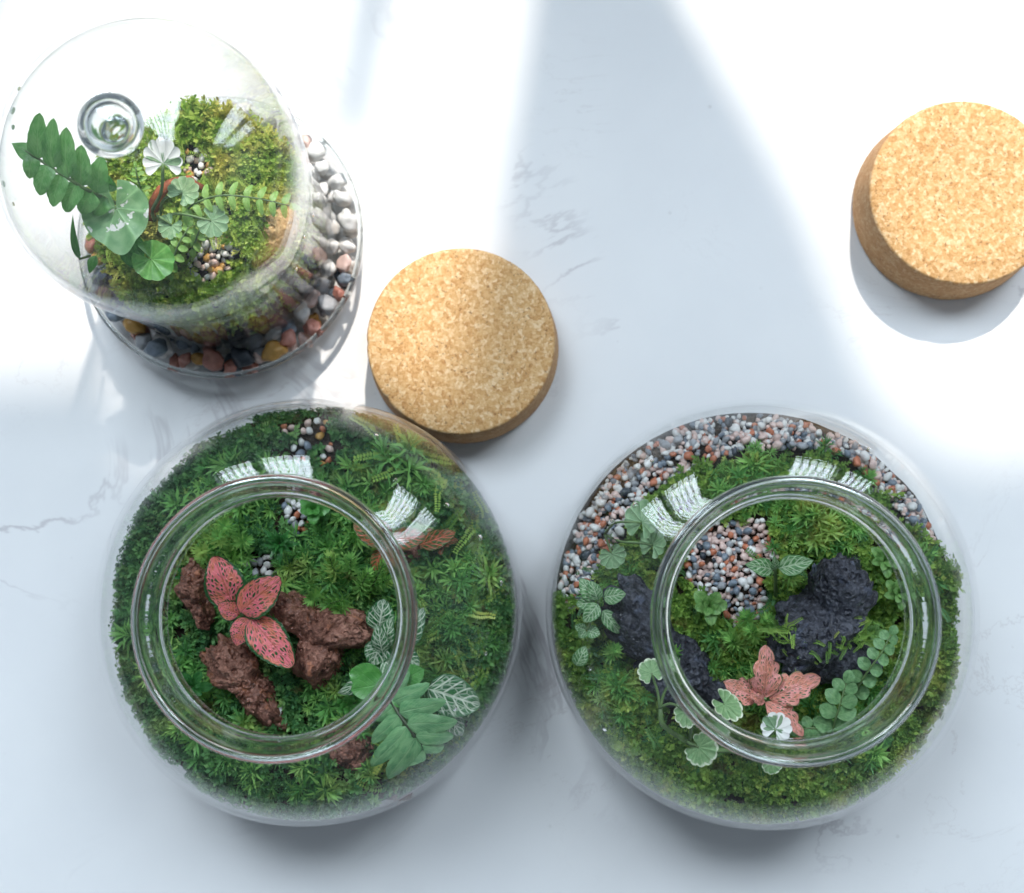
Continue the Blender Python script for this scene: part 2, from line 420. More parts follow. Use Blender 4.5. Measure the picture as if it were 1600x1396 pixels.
M['pale_fit'] = mat_net_leaf('pale_veined_leaf', (0.065, 0.208, 0.065), (0.130, 0.312, 0.104), (0.624, 0.754, 0.520), a=4.5, b=4.5, strength=0.65)
M['fern'] = mat_green_leaf('glossy_fern_leaf', (0.121, 0.333, 0.130), (0.244, 0.484, 0.211), (0.454, 0.696, 0.356), n_lat=11, strength=0.35, rough=0.26)
M['dome_fern'] = mat_green_leaf('bell_jar_fern_leaf', (0.121, 0.352, 0.088), (0.220, 0.462, 0.154), (0.330, 0.550, 0.220), n_lat=9, strength=0.35, rough=0.3, translucent=0.4)  # yellower, more translucent green than the bowl fern
M['dark_leaf'] = mat_green_leaf('glossy_dark_leaf', (0.023, 0.130, 0.029), (0.052, 0.208, 0.046), (0.130, 0.338, 0.104), rough=0.25)
M['round_leaf'] = mat_green_leaf('round_green_leaf', (0.065, 0.260, 0.046), (0.117, 0.351, 0.078), (0.208, 0.468, 0.156), n_lat=5, rough=0.33)
M['button_fern'] = mat_green_leaf('grey_green_fern_leaf', (0.119, 0.280, 0.105), (0.224, 0.420, 0.175), (0.364, 0.560, 0.280), n_lat=6, rough=0.4)
M['light_fern'] = mat_green_leaf('light_green_fern_leaf', (0.24, 0.48, 0.09), (0.36, 0.58, 0.16), (0.44, 0.62, 0.25), n_lat=6, rough=0.4, translucent=0.35)
M['heart'] = mat_fan_leaf('silvered_heart_leaf', (0.15, 0.33, 0.14), (0.25, 0.43, 0.21), (0.25, 0.43, 0.21), 7, 2.0, 0.36, patch=(0.78, 0.80, 0.76))
M['ivy'] = mat_fan_leaf('variegated_fan_leaf', (0.175, 0.338, 0.138), (0.288, 0.450, 0.213), (0.725, 0.787, 0.587), rim_lo=0.86)
M['ivy_green'] = mat_fan_leaf('grey_green_fan_leaf', (0.218, 0.391, 0.196), (0.345, 0.517, 0.287), (0.460, 0.598, 0.391), rim_lo=0.95)
M['ivy_white'] = mat_fan_leaf('white_edged_fan_leaf', (0.12, 0.24, 0.12), (0.22, 0.34, 0.19), (0.84, 0.85, 0.81), white_sector=True)
M['rosette'] = mat_green_leaf('yellow_green_rosette_leaf', (0.126, 0.308, 0.077), (0.252, 0.448, 0.140), (0.420, 0.588, 0.252), n_lat=4, rough=0.4)
M['round_fan'] = mat_fan_leaf('round_green_fan_leaf', (0.10, 0.33, 0.06), (0.20, 0.45, 0.11), (0.20, 0.45, 0.11), 7, 2.0, 0.3)
M['stem'] = mat_plain('green_stem', (0.12, 0.20, 0.07), 0.5, 0.25, 200)
M['stem_dark'] = mat_plain('dark_stem', (0.05, 0.07, 0.03), 0.5, 0.25, 200)
M['wall'] = mat_plain('grey_plaster', (0.32, 0.34, 0.37), 0.9, 0.06, 5)
M['bar'] = mat_plain('grey_window_paint', (0.10, 0.12, 0.14), 0.5, 0.1, 5)
M['cloth'] = mat_plain('linen_cloth', (0.55, 0.55, 0.54), 0.95, 0.05, 90)
M['wood'] = mat_plain('red_brown_bark', (0.26, 0.075, 0.03), 0.8, 0.5, 180)
PEB = {
    'white': mat_pebble('white_pebble', (0.70, 0.69, 0.67), 0.10), 'grey': mat_pebble('grey_pebble', (0.30, 0.31, 0.33)),
    'slate': mat_pebble('slate_pebble', (0.035, 0.045, 0.06), 0.4), 'pink': mat_pebble('terracotta_pebble', (0.42, 0.18, 0.14)),
    'ochre': mat_pebble('ochre_pebble', (0.52, 0.29, 0.08)), 'blush': mat_pebble('blush_pebble', (0.68, 0.50, 0.45), 0.15),
    'orange': mat_pebble('orange_pebble', (0.50, 0.17, 0.09)), 'blue': mat_pebble('blue_grey_pebble', (0.19, 0.23, 0.28), 0.3),
}

# ------------------------------------------------------------------ the setting
def box(vs, fs, x0, x1, y0, y1, z0, z1):
    b = len(vs)
    vs += [(x, y, z) for z in (z0, z1) for y in (y0, y1) for x in (x0, x1)]
    fs += [tuple(b+i for i in f) for f in ((0, 2, 3, 1), (4, 5, 7, 6), (0, 1, 5, 4), (2, 6, 7, 3), (0, 4, 6, 2), (1, 3, 7, 5))]
vs, fs = [], []; box(vs, fs, -0.85, 0.85, -0.6, 0.75, -0.03, 0.0)
tag(obj('tabletop', vs, fs, M['marble'], smooth=False), 'white marble tabletop with faint grey veins under the glass jars', 'tabletop', kind='structure')

def on_wall(tx, ty):                                   # where the sun ray that reaches the table at (tx, ty) crosses the window wall
    p = Vector((tx, ty, 0)); d = SUNP-p; t = (WALL_Y-ty)/d.y
    q = p+d*t; return q.x, q.z
tl, tr_ = on_wall(-0.286, 0.30)[0], on_wall(-0.022, 0.159)[0]
top_z = on_wall(-0.1, 0.015)[1]; low_z = on_wall(-0.1, 0.62)[1]
arch = [on_wall(x, y) for x, y in ((0.030, 0.45), (0.062, 0.36), (0.095, 0.298), (0.135, 0.227), (0.154, 0.182), (0.170, 0.141), (0.189, 0.103), (0.222, 0.082), (0.262, 0.072), (0.34, 0.066))]
RX0, RX1 = tr_+0.02, 0.80
vs, fs = [], []
y0, y1 = WALL_Y, WALL_Y+0.035
def wallbox(x0, x1, z0, z1): box(vs, fs, x0, x1, y0, y1, z0, z1)
wallbox(-1.8, 1.8, -0.7, low_z)
wallbox(-1.8, tl, low_z, top_z); wallbox(tl, on_wall(-.215, .06)[0], on_wall(-.2, .058)[1], top_z); wallbox(tr_, RX0, low_z, top_z); wallbox(RX1, 1.8, low_z, top_z)
wallbox(-1.8, 1.8, top_z, WZ0)
_e = [-1.8]+[q for w in WINDOWS for q in w[:2]]+[1.8]
for i in range(0, len(_e), 2): wallbox(_e[i], _e[i+1], WZ0, WZ1)
wallbox(-1.8, 1.8, WZ1, 3.1)
wall = tag(obj('wall', vs, fs, M['wall'], smooth=False), 'unseen grey plaster wall with openings added to shape the sunlight', 'wall', kind='structure')  # out of view, added so its openings shape the table's sun patches
vs, fs = [], []                                        # unseen mullion stub, added to cast the dark strip between sun patches
bx0 = on_wall(-0.092, 0.30)[0]; box(vs, fs, bx0, bx0+0.016, y0+.005, y1-.005, low_z, on_wall(-0.09, 0.21)[1])
obj('mullion', vs, fs, M['bar'], wall, smooth=False)
for x0, x1, z0, z1 in WINDOWS:
    for k in range(1, 6):
        vs, fs = [], []; xx = x0+(x1-x0)*k/6
        box(vs, fs, xx-.0024, xx+.0024, y0+.004, y1-.012, z0, z1); obj('glazing_bar', vs, fs, M['bar'], wall, smooth=False)
    for k in range(1, 7):
        vs, fs = [], []; zz = z0+(z1-z0)*k/7
        box(vs, fs, x0, x1, y1-.010, y1-.002, zz-.003, zz+.003); obj('glazing_bar', vs, fs, M['bar'], wall, smooth=False)
# added unseen cloth, its edge curved to cut the right sun patch
vs, fs = [], []
pts = spline([(x, z, 0) for x, z in arch], 40)
for p in pts:
    for k in range(12):
        x = RX0-0.01+(max(p.x, RX0)-RX0+0.01)*k/11
        vs.append((x, WALL_Y-0.03+0.012*math.sin(k*1.9), p.y))
for i in range(39):
    for k in range(11): fs.append((i*12+k, i*12+k+1, (i+1)*12+k+1, (i+1)*12+k))
obj('sun_blocker_cloth', vs, fs, M['cloth'], wall)

# ------------------------------------------------------------------ cork lids
def cork(px, py, label):
    c = W(px, py); p = (c.x, c.y)
    prof = [(0.0, 0.0), (0.0485, 0.0), (0.0495, 0.001), (0.0497, 0.003), (0.0477, 0.0272), (0.0472, 0.0285), (0.0462, 0.029), (0.030, 0.0291), (0.0, 0.0291)]
    v, f = lathe(p[0], p[1], prof, 256)
    w = []
    for x, y, z in v:
        d = Vector((x-p[0], y-p[1], 0)); q = Vector((x, y, z))
        if d.length > .040:
            g = mnoise.noise(q*520+Vector((px, 0, 0))); chip = max(0, mnoise.noise(q*160+Vector((0, px, 0)))-.38)
            e = 1 if z > .0265 or z < .002 else .45
            d2 = d.normalized()*(e*(.00022*g-.0022*chip)); x, y, z = x+d2.x, y+d2.y, z-(.0010*chip if z > .02 else 0)
        w.append((x, y, z))
    v = w
    o = obj('cork_lid', v, f, M['cork'], loc=(p[0], p[1], 0)); o.rotation_euler.z = px
    return tag(o, label, 'cork lid', 'round cork lids on the marble')
cork(725, 547, 'round cork lid half in sun, lying between the bell jar and the left bowl')
cork(1478, 325, 'round cork lid in full sun, cut off by the edge of the picture')

# ------------------------------------------------------------------ glass bowls
BOWL = [(.0560, 0.0), (.0680, .0025), (.0820, .0105), (.0925, .0255), (.0985, .0425), (.0993, .0560), (.0965, .0715), (.0900, .0862), (.0828, .0962), (.0745, .1028), (.0660, .1064), (.0592, .1086), (.0545, .1112), (.0528, .1155), (.0522, .1215), (.0515, .1270)]
BOWL = [(r*(1+.014*min(1, max(0, (r-.058)/.03))), z) for r, z in BOWL]
def bowl(c, label, k=1.0):
    t = thing('glass_bowl', (c[0], c[1], 0), label, 'glass jar', 'open glass bowl terrariums')
    outer = profile_curve([(r*k, z) for r, z in BOWL], 60)
    inner = [(max(r-0.0022, 0.002), max(z, 0.004)) for r, z in outer]
    v, f = lathe(c[0], c[1], [(0.0008, 0.0)]+outer+inner[::-1]+[(0.0008, .004)], 128)
    bd = obj('body', v, f, M['glass'], t)
    lip = [(.0500, .1262), (.0516, .1250), (.0532, .1256), (.0545, .1290), (.0572, .1330), (.0587, .1362), (.0590, .1390), (.0580, .1408), (.0563, .1410), (.0545, .1392), (.0527, .1350), (.0508, .1310), (.0497, .1285)]
    P = spline([(r*k, z, 0) for r, z in lip+[lip[0]]], 50)[:-1]
    v, f = lathe(c[0], c[1], [(p.x, p.y) for p in P], 128, closed=True)
    obj('rim', v, f, M['solid'], bd)
    return t
bowl(JL, 'open glass bowl with red leaved plant and brown rocks inside')
bowl(JR, 'open glass bowl with black rocks, gravel and a pink leaved plant inside')

# water drops that cling to the glass
M['water'] = NT('clear_water'); _w = M['water'].n('ShaderNodeBsdfGlass'); _w.inputs['IOR'].default_value = 1.33; _w.inputs['Roughness'].default_value = 0.0
M['water'].t.links.new(_w.outputs[0], M['water'].out.inputs[0]); M['water'] = M['water'].m
import bmesh
def drop(c, prof, ang, z, r, label, group):
    zs = [q[1] for q in prof]; i = min(range(1, len(zs)-1), key=lambda k: abs(zs[k]-z))
    (r0, z0), (r1, z1) = prof[i-1], prof[i+1]; R = prof[i][0]
    nrm = Vector((z1-z0, 0, r0-r1)).normalized(); a = math.radians(ang)
    n = Vector((nrm.x*math.cos(a), nrm.x*math.sin(a), nrm.z)); tdn = n.cross(Vector((0, 0, 1))).normalized(); dn = tdn.cross(n)
    o = Vector((c[0]+R*math.cos(a), c[1]+R*math.sin(a), z))
    bm = bmesh.new(); bmesh.ops.create_icosphere(bm, subdivisions=3, radius=1.0)
    st = random.uniform(1.0, 1.7); vs = []
    for q in bm.verts:
        s_ = q.co; taper = 1-.25*s_.y
        vs.append(o+tdn*(s_.x*r*taper)+dn*(s_.y*r*st)+n*(max(s_.z, -.15)*r*.55+.0001))
    fs = [tuple(q.index for q in f_.verts) for f_ in bm.faces]; bm.free()
    tag(obj('water_drop', vs, fs, M['water'], loc=o), label, 'water drop', group)
_wall = profile_curve(BOWL, 60)
for c, k, where, spots in ((JL, 1.0, 'bowl with brown rocks', ((35, .098, .0011), (22, .090, .0014), (52, .104, .0008), (8, .084, .0012), (-12, .092, .0009), (66, .092, .0010), (-30, .098, .0012), (140, .095, .0009))),
                          (JR, 1.0, 'bowl with black rocks', ((142, .101, .0013), (150, .097, .0009), (168, .090, .0012), (128, .094, .0010), (196, .096, .0009), (214, .088, .0011), (60, .096, .0009)))):
    for a, z, r in spots: drop(c, [(q[0]*k, q[1]) for q in _wall], a, z, r, 'small clear water drop on the shoulder of the %s' % where, 'water drops on the glass')

# soil filling each bowl to its planting height
def soil_fill(c, bed, R, label, z0=0.006):
    vs, fs = [], []; n, m = 72, 16
    prof = [(r-0.0035, z) for r, z in profile_curve(BOWL, 40) if z0 < z < 0.033]
    for j in range(m+1):
        for k in range(n):
            a = 2*PI*k/n; r = R*j/m if j else 0.0003
            x, y = c[0]+r*math.cos(a), c[1]+r*math.sin(a)
            vs.append((x, y, bed(x, y)-0.002))
    for r, z in prof[::-1]:
        for k in range(n):
            a = 2*PI*k/n; vs.append((c[0]+r*math.cos(a), c[1]+r*math.sin(a), z))
    for j in range(m+len(prof)):
        for k in range(n):
            l = (k+1) % n; fs.append((j*n+k, j*n+l, (j+1)*n+l, (j+1)*n+k))
    return tag(obj('soil', vs, fs, M['soil'], loc=(c[0], c[1], z0)), label, 'soil', kind='stuff')
soil_fill(JL, bed_left, BED_R, 'dark soil under the moss in the bowl with brown rocks')
soil_fill(JR, bed_right, BED_R, 'dark soil under the moss in the bowl with black rocks')

# ------------------------------------------------------------------ bell jar, dish, planted mound
def ring(r0, z0, tube_r, n=14):
    return [(r0+tube_r*math.cos(2*PI*k/n), z0+tube_r*math.sin(2*PI*k/n)) for k in range(n)]
dish = thing('glass_dish', (DM[0], DM[1], 0), 'shallow round glass dish of pebbles standing under the bell jar', 'glass dish')
v, f = lathe(DM[0], DM[1], [(0.001, 0.0005), (.066, .0005), (.0705, .003), (.0732, .010), (.0738, .0185), (.0716, .0185), (.0709, .010), (.068, .0055), (.064, .004), (0.001, .004)], 128)
db = obj('bowl', v, f, M['glass'], dish)
v, f = lathe(DM[0], DM[1], ring(.0728, .0195, .0014), 128, closed=True); obj('rim', v, f, M['solid'], db)
cl = thing('bell_jar', (DM[0], DM[1], 0.006), 'tall clear glass bell jar with a round knob over moss and ferns', 'bell jar')
cp = profile_curve([(.0585, .0075), (.0590, .030), (.0605, .075), (.0632, .118), (.0636, .138), (.0605, .1535), (.0520, .1640), (.0380, .1705), (.0200, .1735), (.0075, .1745)], 60)
inner = [(max(r-.0020, .001), z-(.0018 if z > .15 else 0)) for r, z in cp]
v, f = lathe(DM[0], DM[1], cp+inner[::-1], 128); dm = obj('dome', v, f, M['cloche'], cl)
for a, z, r in ((158, .140, .0016), (163, .134, .0011), (186, .136, .0013), (150, .145, .0010), (192, .128, .0009), (-20, .10, .0009), (-32, .085, .0011), (-8, .09, .0008)): drop(DM, cp, a, z, r, 'small clear water drop on the wall of the bell jar', 'water drops on the glass')
v, f = lathe(DM[0], DM[1], ring(.0578, .0075, .0019), 128, closed=True); obj('foot_rim', v, f, M['solid'], dm)
kp = profile_curve([(.0004, .1738), (.0050, .1742), (.0068, .1765), (.0080, .1800), (.0110, .1840), (.0127, .1885), (.0113, .1930), (.0076, .1957), (.0036, .1968), (.0004, .1970)], 40)
v, f = lathe(DM[0], DM[1], kp, 64)
hv, hf = lathe(DM[0], DM[1], [(r*.66, .1880+(z-.1880)*.60) for r, z in profile_curve([(.0004, .1760), (.0080, .1790), (.0114, .1842), (.0127, .1885), (.0113, .1930), (.0076, .1957), (.0004, .1970)], 30)][::-1], 64)
f = f+[tuple(i+len(v) for i in q) for q in hf]; v = v+hv                # the blown knob is hollow
obj('knob', v, f, M['solid'], dm)
# soil plug
vs, fs = [], []; n, m = 72, 12
for j in range(m+1):
    for k in range(n):
        a = 2*PI*k/n; r = DOME_R*j/m if j else .0003
        x, y = DM[0]+r*math.cos(a), DM[1]+r*math.sin(a); vs.append((x, y, bed_dome(x, y)-.002))
for r, z in ((.0535, .048), (.0548, .030), (.0548, .012), (.054, .0065)):
    for k in range(n):
        a = 2*PI*k/n; vs.append((DM[0]+r*math.cos(a), DM[1]+r*math.sin(a), z))
for j in range(m+4):
    for k in range(n):
        l = (k+1) % n; fs.append((j*n+k, j*n+l, (j+1)*n+l, (j+1)*n+k))
tag(obj('soil', vs, fs, M['soil'], loc=(DM[0], DM[1], .006)), 'dark planted soil mound inside the bell jar', 'soil', kind='stuff')

# ------------------------------------------------------------------ rocks
import bmesh
def ico(sub):
    bm = bmesh.new(); bmesh.ops.create_icosphere(bm, subdivisions=sub, radius=1.0)
    vs = [tuple(v.co) for v in bm.verts]; fs = [tuple(v.index for v in f.verts) for f in bm.faces]; bm.free(); return vs, fs
ICO5, ICO4, ICO1, ICO2 = ico(6), ico(4), ico(2), ico(3)
ROCKS = []
def rock(name, lobes, mat, seed, label, group, bed, amp=0.20):
    """lobes: (px, py, h, semi-axis a, b in px, semi height in m, turn in degrees); one stone that is the union of them"""
    L = []
    for px, py, h, a, b, hz, rot in lobes:
        c = W(px, py, h); L.append((c, metres(a, h), metres(b, h), hz, math.radians(-rot)))
        ROCKS.append((c.x, c.y, max(metres(a, h)*.75, .003), max(metres(b, h)*.75, .003), math.radians(-rot)))
    o = sum((l[0] for l in L), Vector())/len(L)
    o = Vector((o.x, o.y, L[0][0].z))
    vs = []
    size = max(max(l[1], l[2]) for l in L)
    for d0 in ICO5[0]:
        d = Vector(d0); best = 0.15*size
        for c, a, b, hz, rt in L:
            q = o-c; cs, sn = math.cos(-rt), math.sin(-rt)
            qx, qy, qz = (q.x*cs-q.y*sn)/a, (q.x*sn+q.y*cs)/b, q.z/hz
            dx, dy, dz = (d.x*cs-d.y*sn)/a, (d.x*sn+d.y*cs)/b, d.z/hz
            A = dx*dx+dy*dy+dz*dz; B = qx*dx+qy*dy+qz*dz; Cc = qx*qx+qy*qy+qz*qz-1
            D = B*B-A*Cc
            if D > 0:
                t = (-B+math.sqrt(D))/A
                if t > best: best = t
        p = o+d*best
        s = p*(1.0/size)+Vector((seed*7.1, seed*3.3, seed))
        big = mnoise.noise(s*1.5)+.6*mnoise.noise(s*3.1)
        vd = mnoise.voronoi(s*2.3)[0]; crag = min(vd[1]-vd[0], .55)-.25
        vd2 = mnoise.voronoi(s*6.0)[0]; crag2 = min(vd2[0], .5)-.3
        fine = mnoise.noise(s*13)+0.6*mnoise.noise(s*27)
        pit = mnoise.noise(s*8+Vector((5, 5, 5)))
        k = 1+amp*(1.3*big+1.0*crag-0.30*crag2+0.20*fine-(1.2*max(0, pit-0.18))-1.5*max(0, .34-mnoise.voronoi(s*7.5)[0][0]))
        vs.append(o+d*best*k)
    zb = min(v.z for v in vs)
    ob = obj(name, vs, ICO5[1], mat, loc=(o.x, o.y, zb))
    return tag(ob, label, 'rock', group)
GB, GK = 'brown lava rocks in the bowl', 'black lava rocks in the bowl'
rock('lava_rock', [(468, 960, .064, 46, 28, .017, 30), (520, 980, .064, 62, 36, .018, 8), (502, 1022, .060, 42, 42, .016, 0)], M['brown_rock'], 1, 'large bent brown lava rock to the right of the red leaves', GB, bed_left)
rock('lava_rock', [(364, 1040, .061, 48, 36, .015, 40), (404, 1086, .056, 50, 29, .013, 50)], M['brown_rock'], 2, 'long brown lava rock lying below the red leaves', GB, bed_left)
rock('lava_rock', [(306, 918, .059, 24, 38, .015, -8), (318, 950, .057, 18, 34, .013, -15)], M['brown_rock'], 3, 'narrow rusty brown rock standing left of the red leaves', GB, bed_left)
rock('lava_rock', [(548, 1172, .050, 42, 34, .011, 20)], M['brown_rock'], 4, 'dark brown rock below the rim beside the fern', GB, bed_left)
rock('lava_rock', [(595, 1222, .040, 48, 22, .008, 25)], M['brown_rock'], 5, 'flat brown rock against the front glass of the bowl', GB, bed_left)
rock('lava_rock', [(640, 862, .050, 26, 20, .010, 0)], M['brown_rock'], 6, 'small brown rock under the orange veined leaves', GB, bed_left)
rock('lava_rock', [(1272, 985, .062, 82, 58, .021, -35), (1308, 925, .062, 52, 56, .022, 10), (1300, 1030, .057, 70, 40, .014, 0)], M['black_rock'], 7, 'large black lava rock seen through the bowl opening', GK, bed_right)
rock('lava_rock', [(1000, 975, .056, 46, 62, .018, -22), (1055, 1045, .054, 50, 66, .016, -38), (1110, 1095, .050, 44, 40, .012, 0)], M['black_rock'], 8, 'long black lava rock running under the rim of the bowl', GK, bed_right)
M['tan'] = mat_lava('tan_cork_reflection', (0.34, 0.20, 0.085), (0.50, 0.32, 0.15), (0.62, 0.43, 0.22), warm=(1.05, 1.0, .9))
rock('cork_reflection_piece', [(444, 366, .050, 34, 48, .020, 28)], M['tan'], 9, 'tan piece added for the cork lid reflected in the bell jar glass', None, bed_dome, amp=.09)  # added solid that imitates the cork's reflection in the glass
def on_rock(x, y):
    for cx, cy_, a, b, rt in ROCKS:
        dx, dy = x-cx, y-cy_; cs, sn = math.cos(-rt), math.sin(-rt)
        if ((dx*cs-dy*sn)/a)**2+((dx*sn+dy*cs)/b)**2 < 1: return True
    return False

# ------------------------------------------------------------------ pebbles and gravel
def pebble_shapes(base, n, seed):
    out = []
    for i in range(n):
        r = random.Random(seed+i); ax = (1.0, r.uniform(.68, .9), r.uniform(.5, .72)); vs = []
        for d in base[0]:
            d = Vector(d); k = 1+0.40*mnoise.noise(d*1.25+Vector((i*5.0, seed, 0)))+0.08*mnoise.noise(d*2.7+Vector((0, i*3.0, seed)))
            vs.append((d.x*ax[0]*k, d.y*ax[1]*k, d.z*ax[2]*k))
        me = bpy.data.meshes.new('pebble'); me.from_pydata(vs, [], base[1])
        me.polygons.foreach_set('use_smooth', [True]*len(me.polygons)); me.materials.append(PEB['white'])
        out.append((me, np.array(vs)))
    return out
BIG = pebble_shapes(ICO2, 7, 11); SMALL = pebble_shapes(ICO1, 6, 50)
def pebble(name, p, r, colour, shapes, label, group, flat=0.5):
    me, _ = random.choice(shapes)
    o = bpy.data.objects.new(name, me); C.objects.link(o)
    o.location = p; o.scale = (r, r, r)
    o.rotation_euler = (random.uniform(-flat, flat), random.uniform(-flat, flat), random.uniform(0, 6.28))
    o.material_slots[0].link = 'OBJECT'; o.material_slots[0].material = PEB[colour]
    return tag(o, label, 'pebble', group)
def pick(table):
    x = random.random()*sum(w for _, w in table)
    for c, w in table:
        x -= w
        if x <= 0: return c
    return table[-1][0]
DN = {'white': 'white', 'grey': 'grey', 'slate': 'dark slate', 'pink': 'terracotta', 'ochre': 'ochre yellow', 'blush': 'pale blush', 'orange': 'orange', 'blue': 'blue grey'}
# the ring of river pebbles in the dish, settled without overlap, then a few on top
placed = []
def settle(cx, cy_, r_in, r_out, r, tries=60, gap=0.86):
    for _ in range(tries):
        a = random.uniform(0, 2*PI); q = math.sqrt(random.uniform(r_in**2, r_out**2))
        x, y = cx+q*math.cos(a), cy_+q*math.sin(a)
        if all((x-px)**2+(y-py)**2 > (gap*(r+pr))**2 for px, py, pr in placed): placed.append((x, y, r)); return x, y, a
    return None
def side_of(a): return 'at the back' if 50 <= a < 130 else 'on the left side' if 130 <= a < 230 else 'at the front' if 230 <= a < 310 else 'on the cork side'
for k in range(300):
    if k == 190: placed = []
    r = random.uniform(.0040, .0066)
    s = settle(DM[0], DM[1], .0635, .0712-r*.6, r, gap=.78) if (k < 150 or k >= 190) else settle(DM[0], DM[1], .0555, .0572, r*.7)
    if s is None: continue
    x, y, a = s; a = math.degrees(a) % 360
    white = a < 85 or a > 345
    tb = [('white', 8), ('blush', 1.5), ('grey', .6)] if white else ([('slate', 2), ('ochre', 1.8), ('pink', 2), ('white', 2.2), ('blush', 1.2), ('grey', 2), ('blue', 1.6)] if a > 180 else [('white', 3), ('grey', 2), ('slate', 1)])
    c = pick(tb)
    pebble('river_pebble', (x, y, .0045+r*.75+random.uniform(0, .004)+(.0065 if k >= 190 else 0)), r, c, BIG, '%s %s river pebble %s of the dish round the bell jar' % ('large' if r > .0054 else 'small', DN[c], side_of(a)), 'river pebbles in the dish')

def inside(poly, x, y):
    c = False; j = len(poly)-1
    for i in range(len(poly)):
        xi, yi = poly[i]; xj, yj = poly[j]
        if (yi > y) != (yj > y) and x < (xj-xi)*(y-yi)/(yj-yi)+xi: c = not c
        j = i
    return c
GRAVEL_ZONES = []                                       # (x, y, r): no moss here
def gravel_patch(poly, bed, n, table, label, group, rpx=(4.5, 8.5), layers=1.3):
    xs = [p[0] for p in poly]; ys = [p[1] for p in poly]; loc = []; made = 0
    for _ in range(n*40):
        if made >= n: break
        x, y = random.uniform(min(xs), max(xs)), random.uniform(min(ys), max(ys))
        if not inside(poly, x, y): continue
        p = S(x, y, bed); r = metres(random.uniform(*rpx), p.z)
        if on_rock(p.x, p.y) or any((p.x-a)**2+(p.y-b)**2 < (.60*(r+c))**2 for a, b, c in loc): continue
        loc.append((p.x, p.y, r)); GRAVEL_ZONES.append((p.x, p.y, r*1.75)); made += 1
        c = pick(table)
        pebble('gravel_stone', p+Vector((0, 0, random.uniform(-.0005, .002))), r, c, SMALL, label % DN[c], group, 0.9)
GT = [('white', 5), ('blush', 3.4), ('grey', 1.5), ('orange', 2.0), ('blue', 2.2), ('slate', .8)]
gravel_patch([(1072, 850), (1110, 818), (1190, 812), (1215, 870), (1190, 905), (1200, 960), (1150, 980), (1112, 942), (1072, 905)], bed_right, 150, GT,
             'small %s gravel stone in the patch beside the black rock', 'gravel patch in the bowl with black rocks', (3.8, 8.6))
gravel_patch([(440, 790), (458, 776), (486, 778), (484, 815), (468, 838), (444, 822)], bed_left, 24, [('white', 4), ('grey', 2), ('blush', 1), ('orange', 1.2), ('blue', 2)],
             'small %s gravel stone near the back of the bowl opening', 'gravel in the bowl with brown rocks', (4.5, 8.5))
gravel_patch([(384, 880), (428, 866), (430, 895), (395, 902)], bed_left, 10, [('white', 4), ('grey', 3), ('blue', 1)],
             'small %s gravel stone just above the red leaves', 'gravel in the bowl with brown rocks', (5, 9))
gravel_patch([(420, 672), (460, 655), (520, 655), (525, 720), (470, 735), (455, 690)], bed_left, 24, [('white', 4), ('orange', 2), ('blush', 2), ('ochre', 1), ('blue', 1)],
             'small %s gravel stone against the back glass of the bowl', 'gravel in the bowl with brown rocks', (4.5, 9))
# band of gravel round the back of the right bowl: the larger stones one by one, the filling below them as one mass
def in_band(a): return .0725+.007*mnoise.noise(Vector((math.cos(a)*2.2, math.sin(a)*2.2, 4.4)))+.010*max(0, abs(math.degrees(a)-100)-52)/28+.011*min(1, max(0, (100-math.degrees(a))/45))
stuff_v, stuff_f, nv_ = [], [], 0
loc = []
for k in range(110):
    a = math.radians(random.uniform(28, 172)); rr = random.uniform(in_band(a), .0925)
    x, y = JR[0]+rr*math.cos(a), JR[1]+rr*math.sin(a); r = random.uniform(.0018, .0031)
    if any((x-p)**2+(y-q)**2 < (.62*(r+s))**2 for p, q, s in loc): continue
    loc.append((x, y, r)); GRAVEL_ZONES.append((x, y, r*1.9)); c = pick(GT)
    pebble('gravel_stone', (x, y, bed_right(x, y)+random.uniform(0, .003)), r, c, SMALL, 'small %s gravel stone in the band along the back glass' % DN[c], 'gravel band in the bowl with black rocks', .9)
base_f = np.array(ICO1[1]); GM = ['white', 'blush', 'grey', 'orange', 'blue']; mi = []
for k in range(1150):
    a = math.radians(random.uniform(20, 180)); rr = random.uniform(in_band(a), .0945); x, y = JR[0]+rr*math.cos(a), JR[1]+rr*math.sin(a)
    r = random.uniform(.0011, .0021); base_v = random.choice(SMALL)[1]; t_ = random.uniform(0, 6.28)
    bv = np.stack([base_v[:, 0]*math.cos(t_)-base_v[:, 1]*math.sin(t_), base_v[:, 0]*math.sin(t_)+base_v[:, 1]*math.cos(t_), base_v[:, 2]], 1)
    stuff_v.append(bv*r+np.array([x, y, bed_right(x, y)-.0012+random.uniform(0, .0022)])); stuff_f.append(base_f+nv_); nv_ += len(base_v)
    mi += [random.choices(range(5), (4, 3.2, 1.6, 1.6, 1.9))[0]]*len(base_f)
go = obj('gravel', np.vstack(stuff_v).tolist(), np.vstack(stuff_f).tolist(), PEB['white'], loc=(JR[0], JR[1], .03))
for m_ in GM[1:]: go.data.materials.append(PEB[m_])
go.data.polygons.foreach_set('material_index', mi)
tag(go, 'fine mixed gravel filling between the stones along the back glass', 'gravel', kind='stuff')
base_v = SMALL[0][1]
stuff_v, stuff_f, nv_ = [], [], 0
while len(stuff_v) < 330:
    x, y = random.uniform(1070, 1216), random.uniform(812, 980)
    if not inside([(1072, 850), (1110, 818), (1190, 812), (1215, 870), (1190, 905), (1200, 960), (1150, 980), (1112, 942), (1072, 905)], x, y): continue
    q = S(x, y, bed_right, -.001); r = random.uniform(.0009, .0016); stuff_v.append(base_v*r+np.array(q)); stuff_f.append(base_f+nv_); nv_ += len(base_v)
